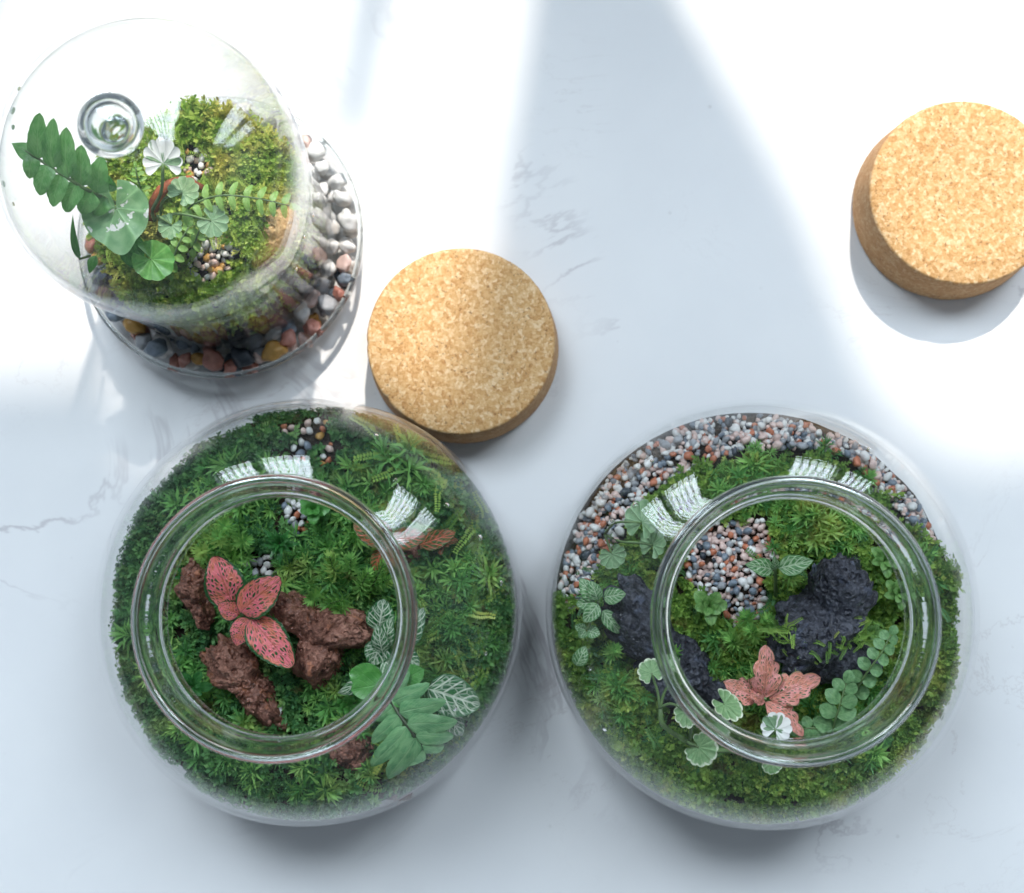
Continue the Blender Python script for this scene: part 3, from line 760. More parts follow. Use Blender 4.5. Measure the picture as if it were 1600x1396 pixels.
tag(obj('gravel', np.vstack(stuff_v).tolist(), np.vstack(stuff_f).tolist(), PEB['blush'], loc=(JR[0], JR[1], .05)), 'fine pale gravel grit between the stones beside the black rock', 'gravel', kind='stuff')
# stones on the mound in the bell jar
for poly, n in (([(300, 395), (345, 370), (372, 385), (355, 425), (310, 445), (295, 425)], 34), ([(285, 240), (318, 235), (330, 270), (300, 285)], 16)):
    gravel_patch(poly, bed_dome, n, [('white', 4), ('ochre', 2.2), ('blush', 2), ('grey', .8)], 'small %s stone lying on the moss in the bell jar', 'small stones in the bell jar', (5, 9.5))
p = S(433, 1110, bed_left, .006)
v = [(p.x+sx*.0022*(1+.3*sy), p.y+sy*.0026, p.z+sz*.001) for sz in (-1, 1) for sy in (-1, 1) for sx in (-1, 1)]
tag(obj('stone_chip', v, [(0, 2, 3, 1), (4, 5, 7, 6), (0, 1, 5, 4), (2, 6, 7, 3), (0, 4, 6, 2), (1, 3, 7, 5)], PEB['white'], smooth=False, loc=p), 'square white stone chip at the foot of the long brown rock', 'stone chip')

# ------------------------------------------------------------------ moss
def leaflet(base, d, up, L, w, droop=0.0):
    d = d.normalized(); s = d.cross(up)
    s = s.normalized() if s.length > 1e-6 else Vector((1, 0, 0))
    m = base+d*L*.45+up*droop*L*.3
    return [base, m-s*w, base+d*L-up*droop*L*.3, m+s*w]
def proto_carpet(seed):
    r = random.Random(seed); vs = []; H = r.uniform(.8, 1.2)
    for k in range(13):
        t = k/12; a = k*2.4+r.uniform(-.3, .3); el = 0.25+0.9*t*t
        d = Vector((math.cos(a)*math.cos(el), math.sin(a)*math.cos(el), math.sin(el)))
        vs += leaflet(Vector((0, 0, H*t)), d, Vector((0, 0, 1)), .62-.2*t, .13, .2)
    return np.array([tuple(v) for v in vs])
def proto_star(seed, n=22):
    r = random.Random(seed); vs = []
    for k in range(n):
        t = k/(n-1); a = k*2.39996+r.uniform(-.2, .2); el = .12+1.15*t**1.6
        d = Vector((math.cos(a)*math.cos(el), math.sin(a)*math.cos(el), math.sin(el)))
        vs += leaflet(Vector((0, 0, .35+.45*t)), d, Vector((0, 0, 1)), r.uniform(.85, 1.1)*(1-.35*t), .062, .35)
    return np.array([tuple(v) for v in vs])
def proto_feather(seed):
    r = random.Random(seed); vs = []; P = Vector((0, 0, .1)); a = 0.0
    for k in range(17):
        t = k/16; a += r.uniform(-.22, .22); fwd = Vector((math.cos(a), math.sin(a), .22*math.cos(t*3.2)))
        P = P+fwd*.075*2
        for sg in (-1, 1):
            d = Vector((math.cos(a+sg*1.05), math.sin(a+sg*1.05), .35))
            vs += leaflet(P, d, Vector((0, 0, 1)), .42*(1-.6*t)+.08, .085, .2)
    return np.array([tuple(v) for v in vs])
PC = [proto_carpet(i) for i in range(5)]; PS = [proto_star(i+20) for i in range(4)]; PF = [proto_feather(i+40) for i in range(5)]
def big_mesh(name, V, rnd, mat, loc):
    V = V-np.array(loc)
    me = bpy.data.meshes.new(name); n = len(V); q = n//4
    me.vertices.add(n); me.vertices.foreach_set('co', V.astype(np.float32).ravel())
    me.loops.add(n); me.loops.foreach_set('vertex_index', np.arange(n, dtype=np.int32))
    me.polygons.add(q); me.polygons.foreach_set('loop_start', np.arange(0, n, 4, dtype=np.int32))
    me.update(calc_edges=True); me.validate()
    at = me.attributes.new('rnd', 'FLOAT', 'POINT'); at.data.foreach_set('value', rnd.astype(np.float32))
    me.materials.append(mat)
    o = bpy.data.objects.new(name, me); C.objects.link(o); o.location = loc; return o
_bw = profile_curve(BOWL, 60); _bz = np.array([z for r, z in _bw]); _br = np.array([r for r, z in _bw])
def press_inside(V, c):                                 # leaves that reach the wall bend along it
    d = V[:, :2]-np.array(c); r = np.hypot(d[:, 0], d[:, 1])+1e-9
    lim = (.0562 if c is DM else np.interp(V[:, 2], _bz, _br)-.0030)
    k = np.minimum(1.0, lim/r); V = V.copy(); V[:, :2] = np.array(c)+d*k[:, None]; return V
def scatter(protos, pts, sc, tilt, jitter_rnd=0.0):
    Vs, Rs = [], []
    for (x, y, z, nx, ny), s in zip(pts, sc):
        p = protos[rng.integers(len(protos))]; a = rng.uniform(0, 2*PI)
        c, sn = math.cos(a), math.sin(a)
        X = p[:, 0]*c-p[:, 1]*sn; Y = p[:, 0]*sn+p[:, 1]*c; Z = p[:, 2]
        tx, ty = nx+rng.normal(0, tilt), ny+rng.normal(0, tilt)
        X2 = X+tx*Z; Y2 = Y+ty*Z; Z2 = Z-(tx*X+ty*Y)*.8
        Vs.append(np.stack([x+X2*s, y+Y2*s, z+Z2*s], 1))
        Rs.append(np.full(len(p), min(1, max(0, rng.beta(2.2, 2.4)))))
    return np.vstack(Vs), np.concatenate(Rs)
def in_gravel(x, y):
    q = math.atan2(y-JR[1], x-JR[0])
    if math.radians(22) < q < math.radians(176) and in_band(q)+.001 < math.hypot(x-JR[0], y-JR[1]) < .1: return True
    for a, b, r in GRAVEL_ZONES:
        if (x-a)**2+(y-b)**2 < r*r: return True
    return False
def disc_points(c, R, bed, n, keep=None, r_pow=0.5, r_in=0.0):
    out = []
    while len(out) < n:
        a = rng.uniform(0, 2*PI); r = r_in+(R-r_in)*rng.uniform()**r_pow
        x, y = c[0]+r*math.cos(a), c[1]+r*math.sin(a)
        if on_rock(x, y) or in_gravel(x, y): continue
        if keep is not None and not keep(x, y): continue
        lean = 0.5*max(0, r/R-.8)/.2
        out.append((x, y, bed(x, y)-.001, math.cos(a)*lean, math.sin(a)*lean))
    return out
def add_moss(name, c, mat, label, sets):
    V, Rr = [], []
    for protos, pts, s0, s1, tilt in sets:
        if protos is not PF:                             # cushions and hollows, with soil showing between some of them
            pts = [q for q in pts if vnoise(q[0], q[1], 21, 85) > -.42]
        cl_ = np.array([.62+.85*min(1, max(0, .5+1.1*vnoise(q[0], q[1], 31, 70))) for q in pts])
        if protos is PF: cl_ = np.ones(len(pts))
        v, r = scatter(protos, pts, rng.uniform(s0, s1, len(pts))*cl_, tilt); V.append(v); Rr.append(r)
    return tag(big_mesh(name, press_inside(np.vstack(V), c), np.concatenate(Rr), mat, (c[0], c[1], .03)), label, 'moss', kind='stuff')
right_side = lambda x, y: x > JL[0]+.028 and vnoise(x, y, 3, 30) > -.45
add_moss('moss', JL, M['moss_deep'], 'deep green carpet moss round the brown rocks', [
    (PC, disc_points(JL, BED_R, bed_left, 6800), .0032, .0062, .35),
    (PC, disc_points(JL, BED_R, bed_left, 1300, r_in=.082), .0032, .0058, .45)])
add_moss('feather_moss', JL, M['moss_fresh'], 'feathery moss strands along the side of the bowl with brown rocks', [
    (PF, disc_points(JL, BED_R-.004, bed_left, 420, right_side), .0045, .0085, .35),
    (PF, disc_points(JL, BED_R-.012, bed_left, 130), .0035, .007, .3)])
star_zone = lambda x, y: vnoise(x, y, 7, 24) > -.02
add_moss('star_moss', JL, M['moss_star'], 'starry needle moss scattered among the brown rocks', [
    (PS, disc_points(JL, BED_R-.012, bed_left, 640, star_zone), .0045, .0098, .4)])
add_moss('moss', JR, M['moss_fresh'], 'fresh green carpet moss round the black rocks', [
    (PC, disc_points(JR, BED_R, bed_right, 6800), .0030, .0060, .35),
    (PC, disc_points(JR, BED_R, bed_right, 1000, lambda x, y: y < JR[1]+.02, r_in=.082), .0032, .0058, .45)])
add_moss('star_moss', JR, M['moss_star'], 'starry needle moss scattered among the black rocks', [
    (PS, disc_points(JR, BED_R-.012, bed_right, 460, lambda x, y: vnoise(x, y, 11, 24) > .02), .0036, .0080, .4)])
add_moss('feather_moss', JR, M['moss_deep'], 'feathery dark moss strands in the bowl with black rocks', [
    (PF, disc_points(JR, BED_R-.006, bed_right, 240, lambda x, y: y < JR[1]+.03), .0035, .0075, .3)])
rk = [W(px, py, h) for px, py, h in ((1215, 985, .080), (1240, 992, .080), (1262, 1000, .079), (1290, 998, .078), (1255, 1025, .074), (1275, 1010, .077), (1335, 985, .072), (1350, 970, .070), (1325, 1000, .072), (1345, 1000, .068))]
add_moss('rock_moss', JR, M['moss_fresh'], 'yellow green feathery moss growing over the large black rock', [
    (PF, [(p.x+rng.normal(0, .002), p.y+rng.normal(0, .002), p.z+.0015, 0, 0) for p in rk for _ in range(9)], .0022, .0036, .6)])
side_pts = []
for k in range(900):
    a = rng.uniform(0, 2*PI); z = rng.uniform(.022, .056); r = .0545-.004*(z-.02)/.04
    if z < .035 and rng.uniform() < .6: continue
    side_pts.append((DM[0]+r*math.cos(a), DM[1]+r*math.sin(a), z, math.cos(a)*1.1, math.sin(a)*1.1))
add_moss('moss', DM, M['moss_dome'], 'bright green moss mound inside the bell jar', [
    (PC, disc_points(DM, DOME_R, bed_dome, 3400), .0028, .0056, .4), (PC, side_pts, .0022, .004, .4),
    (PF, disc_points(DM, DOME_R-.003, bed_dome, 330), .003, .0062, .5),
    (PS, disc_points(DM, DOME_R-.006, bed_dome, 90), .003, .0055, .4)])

# ------------------------------------------------------------------ leaves
def shape_ovate(t): return (math.sin(PI*min(1, t**0.72))**0.85)*(1-.12*t) if 0 < t < 1 else 0.0
def shape_broad(t): return (math.sin(PI*t**0.80)**0.62)*(1-.10*t) if 0 < t < 1 else 0.0
def shape_oval(t): return math.sin(PI*t)**0.6 if 0 < t < 1 else 0.0
def shape_lance(t): return (math.sin(PI*t**0.6))**1.0 if 0 < t < 1 else 0.0
def shape_pinna(t): return max(0.0, (1-(1-min(1, t/.16))**2)*(1-t**3.2)**.75)
def shape_spoon(t): return max(0.0, .25*min(1, t*6)*(1-t)+math.sin(PI*max(0, (t-.05)/.95)**1.5)**.8)
def leaf(parent, B, T, width, mat, shape=shape_ovate, arch=0.10, fold=0.10, roll=0.0, scallop=0, samp=0.0, wave=0.0, curl=0.0, side_bend=0.0, name='leaf', nu=18, nv=9, seed=None):
    """a leaf blade from base B to tip T; roll turns it about its own length, curl bends the margins down, wave ripples it"""
    B, T = Vector(B), Vector(T); d = T-B; Ln = d.length; d.normalize()
    up = Vector((0, 0, 1)); up = (up-d*up.dot(d)); up = up.normalized() if up.length > .05 else Vector((0, 1, 0))
    s = d.cross(up)
    roll += random.uniform(-.14, .14); cr, sr = math.cos(roll), math.sin(roll); n = up*cr+s*sr; s = s*cr-up*sr
    ph = random.uniform(0, 6.28) if seed is None else seed
    vs, uv, fs = [], [], []
    for i in range(nu+1):
        t = i/nu; w = shape(t)*width/2
        c = B+d*(Ln*t)+n*(arch*Ln*4*t*(1-t))+s*(side_bend*Ln*math.sin(PI*t*.5)**2)
        for j in range(nv):
            v = -1+2*j/(nv-1); av = abs(v); ww = w
            if scallop: ww = w*(1+samp*(abs(math.sin(scallop*PI*t))-.6)*av**1.5)
            z = fold*av*ww-curl*av*av*ww+wave*width*.5*math.sin(t*9+ph+v*1.5)*av**1.3
            tt = d*(samp*.35*width*(abs(math.sin(scallop*PI*t))-.5)*av**2) if scallop else Vector()
            q = c+s*(v*ww)+n*z+tt
            if width > .004: q = q+n*(width*.055*mnoise.noise(q*(2.6/width)+Vector((ph, 0, ph)))*min(1, 4*t))
            vs.append(q); uv.append((t, v*.5+.5))
    for i in range(nu):
        for j in range(nv-1): fs.append((i*nv+j, i*nv+j+1, (i+1)*nv+j+1, (i+1)*nv+j))
    return obj(name, vs, fs, mat, parent, uvs=uv)
def fan(parent, c, R, az, mat, tilt=(0, 0), lobes=9, cup=0.25, notch=0.45, depth=0.13, name='leaf', elong=1.0, tip=0.0):
    """round scalloped leaf with its stalk notch away from az; tilt leans its face in x, y"""
    c = Vector(c); n = Vector((tilt[0], tilt[1], 1)).normalized()
    f = Vector((math.cos(az), math.sin(az), 0)); f = (f-n*f.dot(n)).normalized(); s = n.cross(f)
    vs, uv, fs = [], [], []; nr, na = 7, 91; ph = random.uniform(0, 6)
    for i in range(nr+1):
        rho = i/nr
        for k in range(na):
            u = k/(na-1); th = (u*2-1)*(PI-notch)
            sc = 1+depth*(abs(math.sin(lobes*PI*u))**.7-.7)*rho**2
            r = R*rho*sc*(0.86+.14*math.cos(th*.9))*(1+tip*math.exp(-(th/.33)**2))
            z = cup*R*rho*rho*(.7+.3*math.cos(2*th+ph))*.6+R*.022*rho*math.cos(lobes*2*PI*u)
            vs.append(c+f*(r*math.cos(th)*elong)+s*(r*math.sin(th))+n*z); uv.append((rho, u))
    for i in range(nr):
        for k in range(na-1): fs.append((i*na+k, i*na+k+1, (i+1)*na+k+1, (i+1)*na+k))
    return obj(name, vs, fs, mat, parent, uvs=uv)
def stem(parent, pts, r=.0008, r1=None, mat='stem', name='stem'):
    v, f = tube(pts, r, r1 if r1 else r*.7, 12); return obj(name, v, f, M[mat], parent)
def plant(name, root, label, cat='plant', group=None): return thing(name, root, label, cat, group)
def leaves_px(parent, specs, mat, **kw):
    """specs: (base px, base py, base h, tip px, tip py, tip h, width px[, extra])"""
    for sp in specs:
        k = dict(kw)
        if len(sp) > 7: k.update(sp[7])
        leaf(parent, W(sp[0], sp[1], sp[2]), W(sp[3], sp[4], sp[5]), metres(sp[6], sp[5]), k.pop('mat', M[mat]), **k)

# --- left bowl: red fittonia
r0 = S(378, 972, bed_left)
p = plant('fittonia_plant', r0, 'red leaved plant with dark green veins standing among brown rocks')
leaves_px(p, [
    (366, 950, .080, 334, 868, .088, 68), (376, 957, .082, 440, 903, .088, 64), (374, 960, .080, 341, 945, .084, 37),
    (388, 966, .080, 367, 1009, .079, 42, dict(roll=.2)), (392, 966, .081, 458, 1043, .083, 64, dict(roll=-.1))],
    'red_fit', shape=shape_broad, arch=.09, fold=.06, wave=.10, scallop=9, samp=.05, nu=24, nv=13)
stem(p, [r0, W(380, 962, .072), W(380, 960, .081)], .0012)
for a in ((366, 950), (376, 957), (392, 966)): stem(p, [W(380, 962, .078), W(*a, .0815)], .0008)
# --- orange veined fittonia behind the rim
r0 = S(612, 850, bed_left)
p = plant('fittonia_plant', r0, 'small plant with orange red veined leaves by the bowl rim')
leaves_px(p, [(604, 848, .072, 552, 818, .074, 38), (612, 845, .074, 666, 838, .078, 38), (598, 858, .068, 584, 892, .066, 26), (606, 842, .070, 590, 812, .072, 30),
              (655, 852, .060, 712, 832, .062, 32)], 'orange_fit', shape=shape_broad, arch=.08, fold=.08, wave=.06)
stem(p, [r0, W(606, 850, .072)], .0010)
# --- white veined fittonia
r0 = S(620, 1010, bed_left)
p = plant('fittonia_plant', r0, 'white veined green plant beside the bent brown rock')
leaves_px(p, [(592, 985, .074, 600, 936, .080, 48), (598, 1020, .076, 590, 976, .084, 30), (628, 1010, .076, 662, 950, .082, 42), (605, 1010, .076, 612, 965, .083, 30, dict(roll=-.3)),
              (596, 1000, .072, 582, 1040, .071, 44), (622, 1018, .074, 655, 1040, .072, 34), (632, 990, .073, 640, 945, .076, 34), (600, 1030, .071, 626, 1062, .071, 36)],
          'white_fit', shape=shape_broad, arch=.10, fold=.10, wave=.06)
stem(p, [r0, W(612, 1010, .075)], .0013)
p = plant('fittonia_plant', S(680, 1085, bed_left), 'large white veined leaves behind the fern by the front glass')
leaves_px(p, [(668, 1076, .070, 752, 1098, .066, 66, dict(side_bend=.05)), (690, 1100, .062, 722, 1150, .058, 40)], 'white_fit', shape=shape_broad, arch=.12, fold=.05, wave=.08)
stem(p, [S(680, 1085, bed_left), W(672, 1078, .069)], .0012)
p = plant('fittonia_plant', S(580, 1065, bed_left), 'arching pale veined leaf below the bent brown rock')
leaves_px(p, [(598, 1050, .070, 524, 1066, .068, 36, dict(arch=.16, curl=.4, side_bend=-.22))], 'white_fit')
stem(p, [S(596, 1060, bed_left), W(598, 1050, .070)], .0010)
# --- round leaved plant
r0 = S(600, 1075, bed_left)
p = plant('peperomia_plant', r0, 'round glossy green leaves under the bowl rim beside the fern')
leaves_px(p, [(598, 1062, .074, 545, 1052, .077, 42), (606, 1068, .076, 548, 1078, .080, 44), (630, 1062, .076, 662, 1046, .079, 34), (600, 1080, .071, 570, 1096, .072, 34),
              (620, 1075, .075, 612, 1044, .080, 34), (612, 1085, .076, 640, 1096, .076, 30)], 'round_leaf', shape=shape_oval, arch=.12, fold=.10, wave=.06)
stem(p, [r0, W(608, 1070, .074)], .0012)
p = plant('creeping_plant', S(548, 1105, bed_left), 'tiny bead leaves in light green beside the bowl rim')
for k in range(13):
    a = k*2.4; x, y = 550+18*math.cos(a)*(.4+.05*k), 1104+13*math.sin(a)*(.4+.05*k)
    leaf(p, W(x, y, .064), W(x+9*math.cos(a), y+9*math.sin(a), .067), .0032, M['round_leaf'], shape_oval, .15, .15, nu=6, nv=5)
# --- big fern
r0 = S(612, 1092, bed_left)
p = plant('fern', r0, 'broad glossy fern frond against the front glass of the bowl', 'fern')
RA = [W(606, 1085, .072), W(625, 1118, .078), W(648, 1150, .078), W(672, 1182, .074)]
stem(p, [r0]+RA, .0011, .0006, 'stem_dark', 'rachis')
leaves_px(p, [
    (624, 1118, .078, 588, 1166, .070, 27, dict(side_bend=.12)), (637, 1136, .079, 592, 1206, .068, 31, dict(side_bend=.14)), (650, 1153, .079, 616, 1222, .067, 33, dict(side_bend=.12)),
    (664, 1172, .077, 622, 1196, .071, 28, dict(side_bend=.05)), (616, 1104, .076, 590, 1130, .071, 26, dict(side_bend=.12)),
    (614, 1098, .077, 668, 1062, .080, 28, dict(side_bend=.10)), (624, 1114, .079, 694, 1086, .078, 31, dict(side_bend=.12)), (636, 1132, .080, 714, 1116, .076, 32, dict(side_bend=.14)),
    (650, 1150, .080, 708, 1140, .074, 28, dict(side_bend=.16)), (660, 1166, .079, 694, 1160, .073, 24, dict(side_bend=.16)), (608, 1088, .075, 640, 1048, .081, 26)],
    'fern', shape=shape_pinna, arch=.10, fold=.04, curl=.15, wave=.05, scallop=7, samp=.05, name='pinna', nu=20)
# --- dark rosettes
def rosette_px(name, px, py, bed, n, rpx, wpx, lift, mat, label, shape=shape_spoon, rise=.004, tiers=2, cat='plant', scallop=0, samp=0.):
    r0 = S(px, py, bed); p = plant(name, r0, label, cat)
    c = r0+Vector((0, 0, lift)); h = c.z
    stem(p, [r0, c], .0009, mat='stem_dark')
    for k in range(n):
        t = k/n; a = k*2.39996; R = metres(rpx, h)*(1-.5*t)*random.uniform(.88, 1.1); el = .15+.75*t
        d = Vector((math.cos(a)*math.cos(el), math.sin(a)*math.cos(el), math.sin(el)))
        leaf(p, c+Vector((0, 0, .0015*t))+d*R*.06, c+d*R+Vector((0, 0, rise*t)), metres(wpx, h)*(1-.35*t), M[mat], shape, .12, .18, nu=10, nv=7, wave=.05, scallop=scallop, samp=samp)
    return p
rosette_px('rosette_plant', 447, 850, bed_left, 16, 36, 11, .014, 'dark_leaf', 'dark star shaped rosette above the red leaves', shape_lance)
rosette_px('rosette_plant', 312, 1068, bed_left, 13, 34, 15, .013, 'dark_leaf', 'glossy dark rosette left of the long brown rock')
rosette_px('rosette_plant', 300, 900, bed_left, 12, 26, 9, .008, 'dark_leaf', 'small dark rosette above the narrow rusty rock', shape_lance)
rosette_px('rosette_plant', 498, 798, bed_left, 8, 27, 22, .014, 'round_leaf', 'light green crinkled leaves beside the white gravel', shape_oval, scallop=5, samp=.15)
rosette_px('rosette_plant', 690, 845, bed_left, 9, 28, 14, .008, 'orange_fit', 'small reddish rosette near the back of the bowl', shape_oval)
# upright star moss sprigs one can tell apart
def sprig(px, py, bed, tipx, tipy, tiph, label, group, mat='moss_star', nl=70, L=.0080):
    r0 = S(px, py, bed); top = W(tipx, tipy, tiph+.006); P = spline([r0, (r0+top)/2+Vector((0, 0, .004)), top], 20)
    t = thing('moss_sprig', r0, label, 'moss sprig', group)
    v, f = tube([r0, (r0+top)/2+Vector((0, 0, .004)), top], .0006, .0003, 10, 5); obj('stem', v, f, M['stem'], t)
    V = []
    for k in range(nl):
        u = k/(nl-1); i = min(int(u*19), 18); c = P[i].lerp(P[i+1], u*19-i); ax = (P[i+1]-P[i]).normalized()
        o1 = ax.orthogonal().normalized(); o2 = ax.cross(o1); a = k*2.39996
        d = (o1*math.cos(a)+o2*math.sin(a))*.9+ax*(.55+.7*u)
        V += leaflet(c, d, ax, L*(1-.45*u)*random.uniform(.85, 1.15), .00062, -.3)
    rn = np.repeat(rng.beta(2, 2, nl)*.6+.3, 4)
    o = big_mesh('needles', np.array([tuple(x) for x in V]), rn, M[mat], tuple(r0)); o.location = (0, 0, 0); o.parent = t
    o['kind'] = 'stuff'
GS = 'star moss sprigs in the bowl with brown rocks'
WH = ('lowest of the sprigs', 'middle of the sprigs', 'upper left of the sprigs', 'tallest of the sprigs', 'leftmost of the sprigs', 'topmost of the sprigs', 'rightmost of the sprigs', 'spreading front one of the sprigs')
for i, (a, b, c, d, h) in enumerate(((545, 935, 510, 945, .068), (560, 930, 575, 895, .072), (530, 905, 515, 870, .072), (575, 935, 600, 880, .072), (500, 930, 485, 938, .068),
                                    (550, 905, 548, 872, .074), (585, 915, 610, 905, .070), (545, 945, 530, 955, .066))):
    sprig(a, b, bed_left, c, d, h, 'needle moss sprig, %s behind the bent brown rock' % WH[i], GS)
WH = ('central', 'leftmost', 'rightmost', 'farthest back')
for i, (a, b, c, d, h) in enumerate(((350, 850, 340, 838, .070), (325, 865, 315, 860, .066), (375, 850, 385, 845, .068), (360, 830, 352, 822, .066))):
    sprig(a, b, bed_left, c, d, h, 'starry needle moss sprig above the narrow rusty rock, %s of four' % WH[i], GS, L=.0085)
GS2 = 'star moss sprigs in the bowl with black rocks'
WH = ('nearest to the pink leaves', 'nearest to the large black rock', 'leftmost of four', 'nearest to the gravel')
for i, (a, b, c, d, h) in enumerate(((1180, 1000, 1172, 985, .066), (1195, 985, 1200, 968, .066), (1150, 1010, 1142, 1000, .062), (1165, 975, 1165, 962, .064))):
    sprig(a, b, bed_right, c, d, h, 'green needle moss sprig behind the pink leaves, %s' % WH[i], GS2)
WH = ('left of the long black rock near the glass', 'under the rim beside the gravel patch', 'growing on top of the long black rock', 'between the two leaved seedling and the large black rock')
for i, (a, b, c, d, h) in enumerate(((955, 1022, 962, 1015, .062), (1045, 885, 1050, 872, .064), (1052, 1025, 1050, 1015, .074), (1230, 905, 1238, 895, .064))):
    sprig(a, b, bed_right, c, d, h, 'green needle moss sprig %s' % WH[i], GS2)

# --- right bowl: pink fittonia
r0 = S(1196, 1098, bed_right)
p = plant('fittonia_plant', r0, 'pink leaved plant with green specks below the large black rock')
leaves_px(p, [(1192, 1090, .078, 1196, 1005, .086, 52), (1184, 1092, .078, 1128, 1066, .084, 44, dict(roll=.25)), (1204, 1092, .078, 1284, 1058, .082, 52, dict(roll=-.2)), (1196, 1098, .078, 1256, 1152, .080, 42, dict(roll=-.3)),
              (1194, 1096, .080, 1170, 1086, .086, 20)], 'pink_fit', arch=.13, fold=.10, wave=.18, scallop=4, samp=.26, nu=28, nv=13)
stem(p, [r0, W(1195, 1092, .079)], .0012)
# --- small fittonia with two leaves
r0 = S(1212, 935, bed_right)
p = plant('fittonia_plant', r0, 'two leaved white veined seedling between the gravel and black rock')
leaves_px(p, [(1208, 890, .078, 1164, 882, .080, 30), (1216, 888, .079, 1271, 876, .081, 34), (1211, 890, .080, 1209, 868, .086, 16)], 'pale_fit', arch=.10, fold=.15)
stem(p, [r0, W(1212, 908, .070), W(1211, 888, .0795)], .0010)
# --- pale plant at the side
r0 = S(930, 950, bed_right)
p = plant('fittonia_plant', r0, 'pale veined plant beside the long black rock near the glass')
leaves_px(p, [(930, 938, .066, 906, 904, .068, 28), (934, 938, .067, 924, 908, .070, 24), (943, 934, .067, 978, 928, .070, 28), (930, 940, .065, 900, 945, .066, 24), (934, 944, .067, 912, 972, .068, 28),
              (942, 954, .064, 968, 990, .062, 25), (918, 985, .061, 938, 992, .064, 22), (916, 985, .061, 898, 978, .063, 18), (914, 985, .062, 905, 997, .062, 16), (900, 1040, .056, 915, 1010, .058, 26)],
          'pale_fit', shape=shape_broad, arch=.12, fold=.12)
stem(p, [r0, W(936, 940, .066)], .0010); stem(p, [r0, W(922, 975, .060), W(916, 984, .061)], .0008)
# --- button ferns
def frond(parent, rach, n, Lpx, wpx, mat, h, shape=shape_oval, ang=1.15, droop=.002, taper=.5, name='pinna', scallop=0, samp=0.0, curl=.0, r=.0006, grow=0.0):
    stem(parent, rach, r, r*.6, 'stem', 'rachis')
    P = spline(rach, n*2+1)
    for i in range(n):
        q = P[2*i+1]; d = (P[2*i+2]-P[2*i]).normalized(); t = i/(n-1)
        s = d.cross(Vector((0, 0, 1))).normalized()
        for sg in (-1, 1):
            L = metres(Lpx, h)*(1-taper*t**1.5)*(1-grow*(1-t))*random.uniform(.92, 1.08)
            e = q+(d*math.cos(ang)+s*sg*math.sin(ang))*L-Vector((0, 0, droop))
            leaf(parent, q, e, metres(wpx, h)*(1-taper*.8*t**1.5)*(1-grow*(1-t)), M[mat], shape, .12, .10, nu=12, nv=7, wave=.06, curl=curl, name=name, scallop=scallop, samp=samp)
    e = P[-1]; d = (P[-1]-P[-2]).normalized()
    leaf(parent, e, e+d*metres(Lpx, h)*(1-taper), metres(wpx, h)*(1-taper*.8), M[mat], shape, .1, .1, nu=10, nv=7, name=name)
r0 = S(1335, 1085, bed_right)
p = plant('button_fern', r0, 'grey green button fern frond along the rim of the bowl', 'fern')
frond(p, [W(1330, 1092, .064), W(1352, 1055, .076), W(1376, 1022, .082), W(1392, 992, .083)], 6, 25, 22, 'button_fern', .078, taper=.35)
r0 = S(1300, 1130, bed_right)
p = plant('button_fern', r0, 'wide lobed fern frond right of the pink leaves', 'fern')
frond(p, [W(1300, 1146, .068), W(1306, 1122, .076), W(1314, 1096, .079), W(1322, 1068, .079)], 4, 36, 27, 'button_fern', .076, taper=.4, ang=1.05)
p = plant('button_fern', S(1270, 1140, bed_right), 'low fern frond at the front edge of the opening', 'fern')
frond(p, [W(1300, 1150, .066), W(1282, 1140, .072), W(1264, 1138, .073), W(1248, 1142, .072)], 4, 24, 20, 'button_fern', .072, taper=.4)
# --- rosettes in the right bowl
rosette_px('rosette_plant', 1102, 945, bed_right, 10, 33, 22, .010, 'rosette', 'crinkled light green rosette at the edge of the gravel patch', shape_oval, scallop=4, samp=.2)
rosette_px('rosette_plant', 1372, 875, bed_right, 12, 30, 16, .010, 'rosette', 'pale rosette behind the large black rock near the rim', shape_oval, scallop=3, samp=.2)
rosette_px('rosette_plant', 1392, 925, bed_right, 12, 32, 17, .012, 'rosette', 'yellowish rosette right of the large black rock', shape_oval, scallop=3, samp=.2)
rosette_px('rosette_plant', 1350, 985, bed_right, 9, 22, 11, .012, 'rosette', 'small light green rosette on the side of the large black rock', shape_oval)
# --- trailing ground ivy
r0 = S(1180, 1185, bed_right)
p = plant('trailing_ivy', r0, 'trailing ivy with scalloped pale leaves in front of the rim', 'ivy plant')
stem(p, [r0, W(1150, 1174, .062), W(1098, 1172, .070), W(1072, 1158, .076), W(1036, 1134, .083), W(1032, 1108, .086)], .0012, .0011)
node = W(1031, 1106, .0862)
for cx, cy_, h, R, az, tl_, via in ((1018, 1052, .092, 23, 1.9, (-.25, .35), (1027, 1080, .090)), (1054, 1064, .090, 17, .9, (.35, .25), (1040, 1078, .089))):
    c = W(cx, cy_, h); stem(p, [node, W(*via), c], .0007, .0006); fan(p, c, metres(R, h), az, M['ivy'], tl_, 9)
c = W(1071, 1112, .090); stem(p, [node, W(1045, 1100, .090), W(1058, 1103, .092), c], .0007, .0006); fan(p, c, metres(24, .09), -1.4, M['ivy'], (.45, .1), 9, elong=1.05)
c = W(1092, 1168, .088); stem(p, [W(1072, 1158, .076), W(1074, 1160, .085), c], .0008, .0007); fan(p, c, metres(30, .088), -.5, M['ivy'], (.2, -.15), 11, cup=.35)
nb = W(1078, 1156, .078); stem(p, [nb, W(1082, 1132, .088), W(1094, 1118, .092), W(1112, 1112, .092)], .0008, .0006)
c = W(1132, 1100, .091); fan(p, c, metres(26, .09), -.6, M['ivy'], (.5, .45), 9, elong=1.25)
stem(p, [W(1112, 1112, .092), c], .0006)
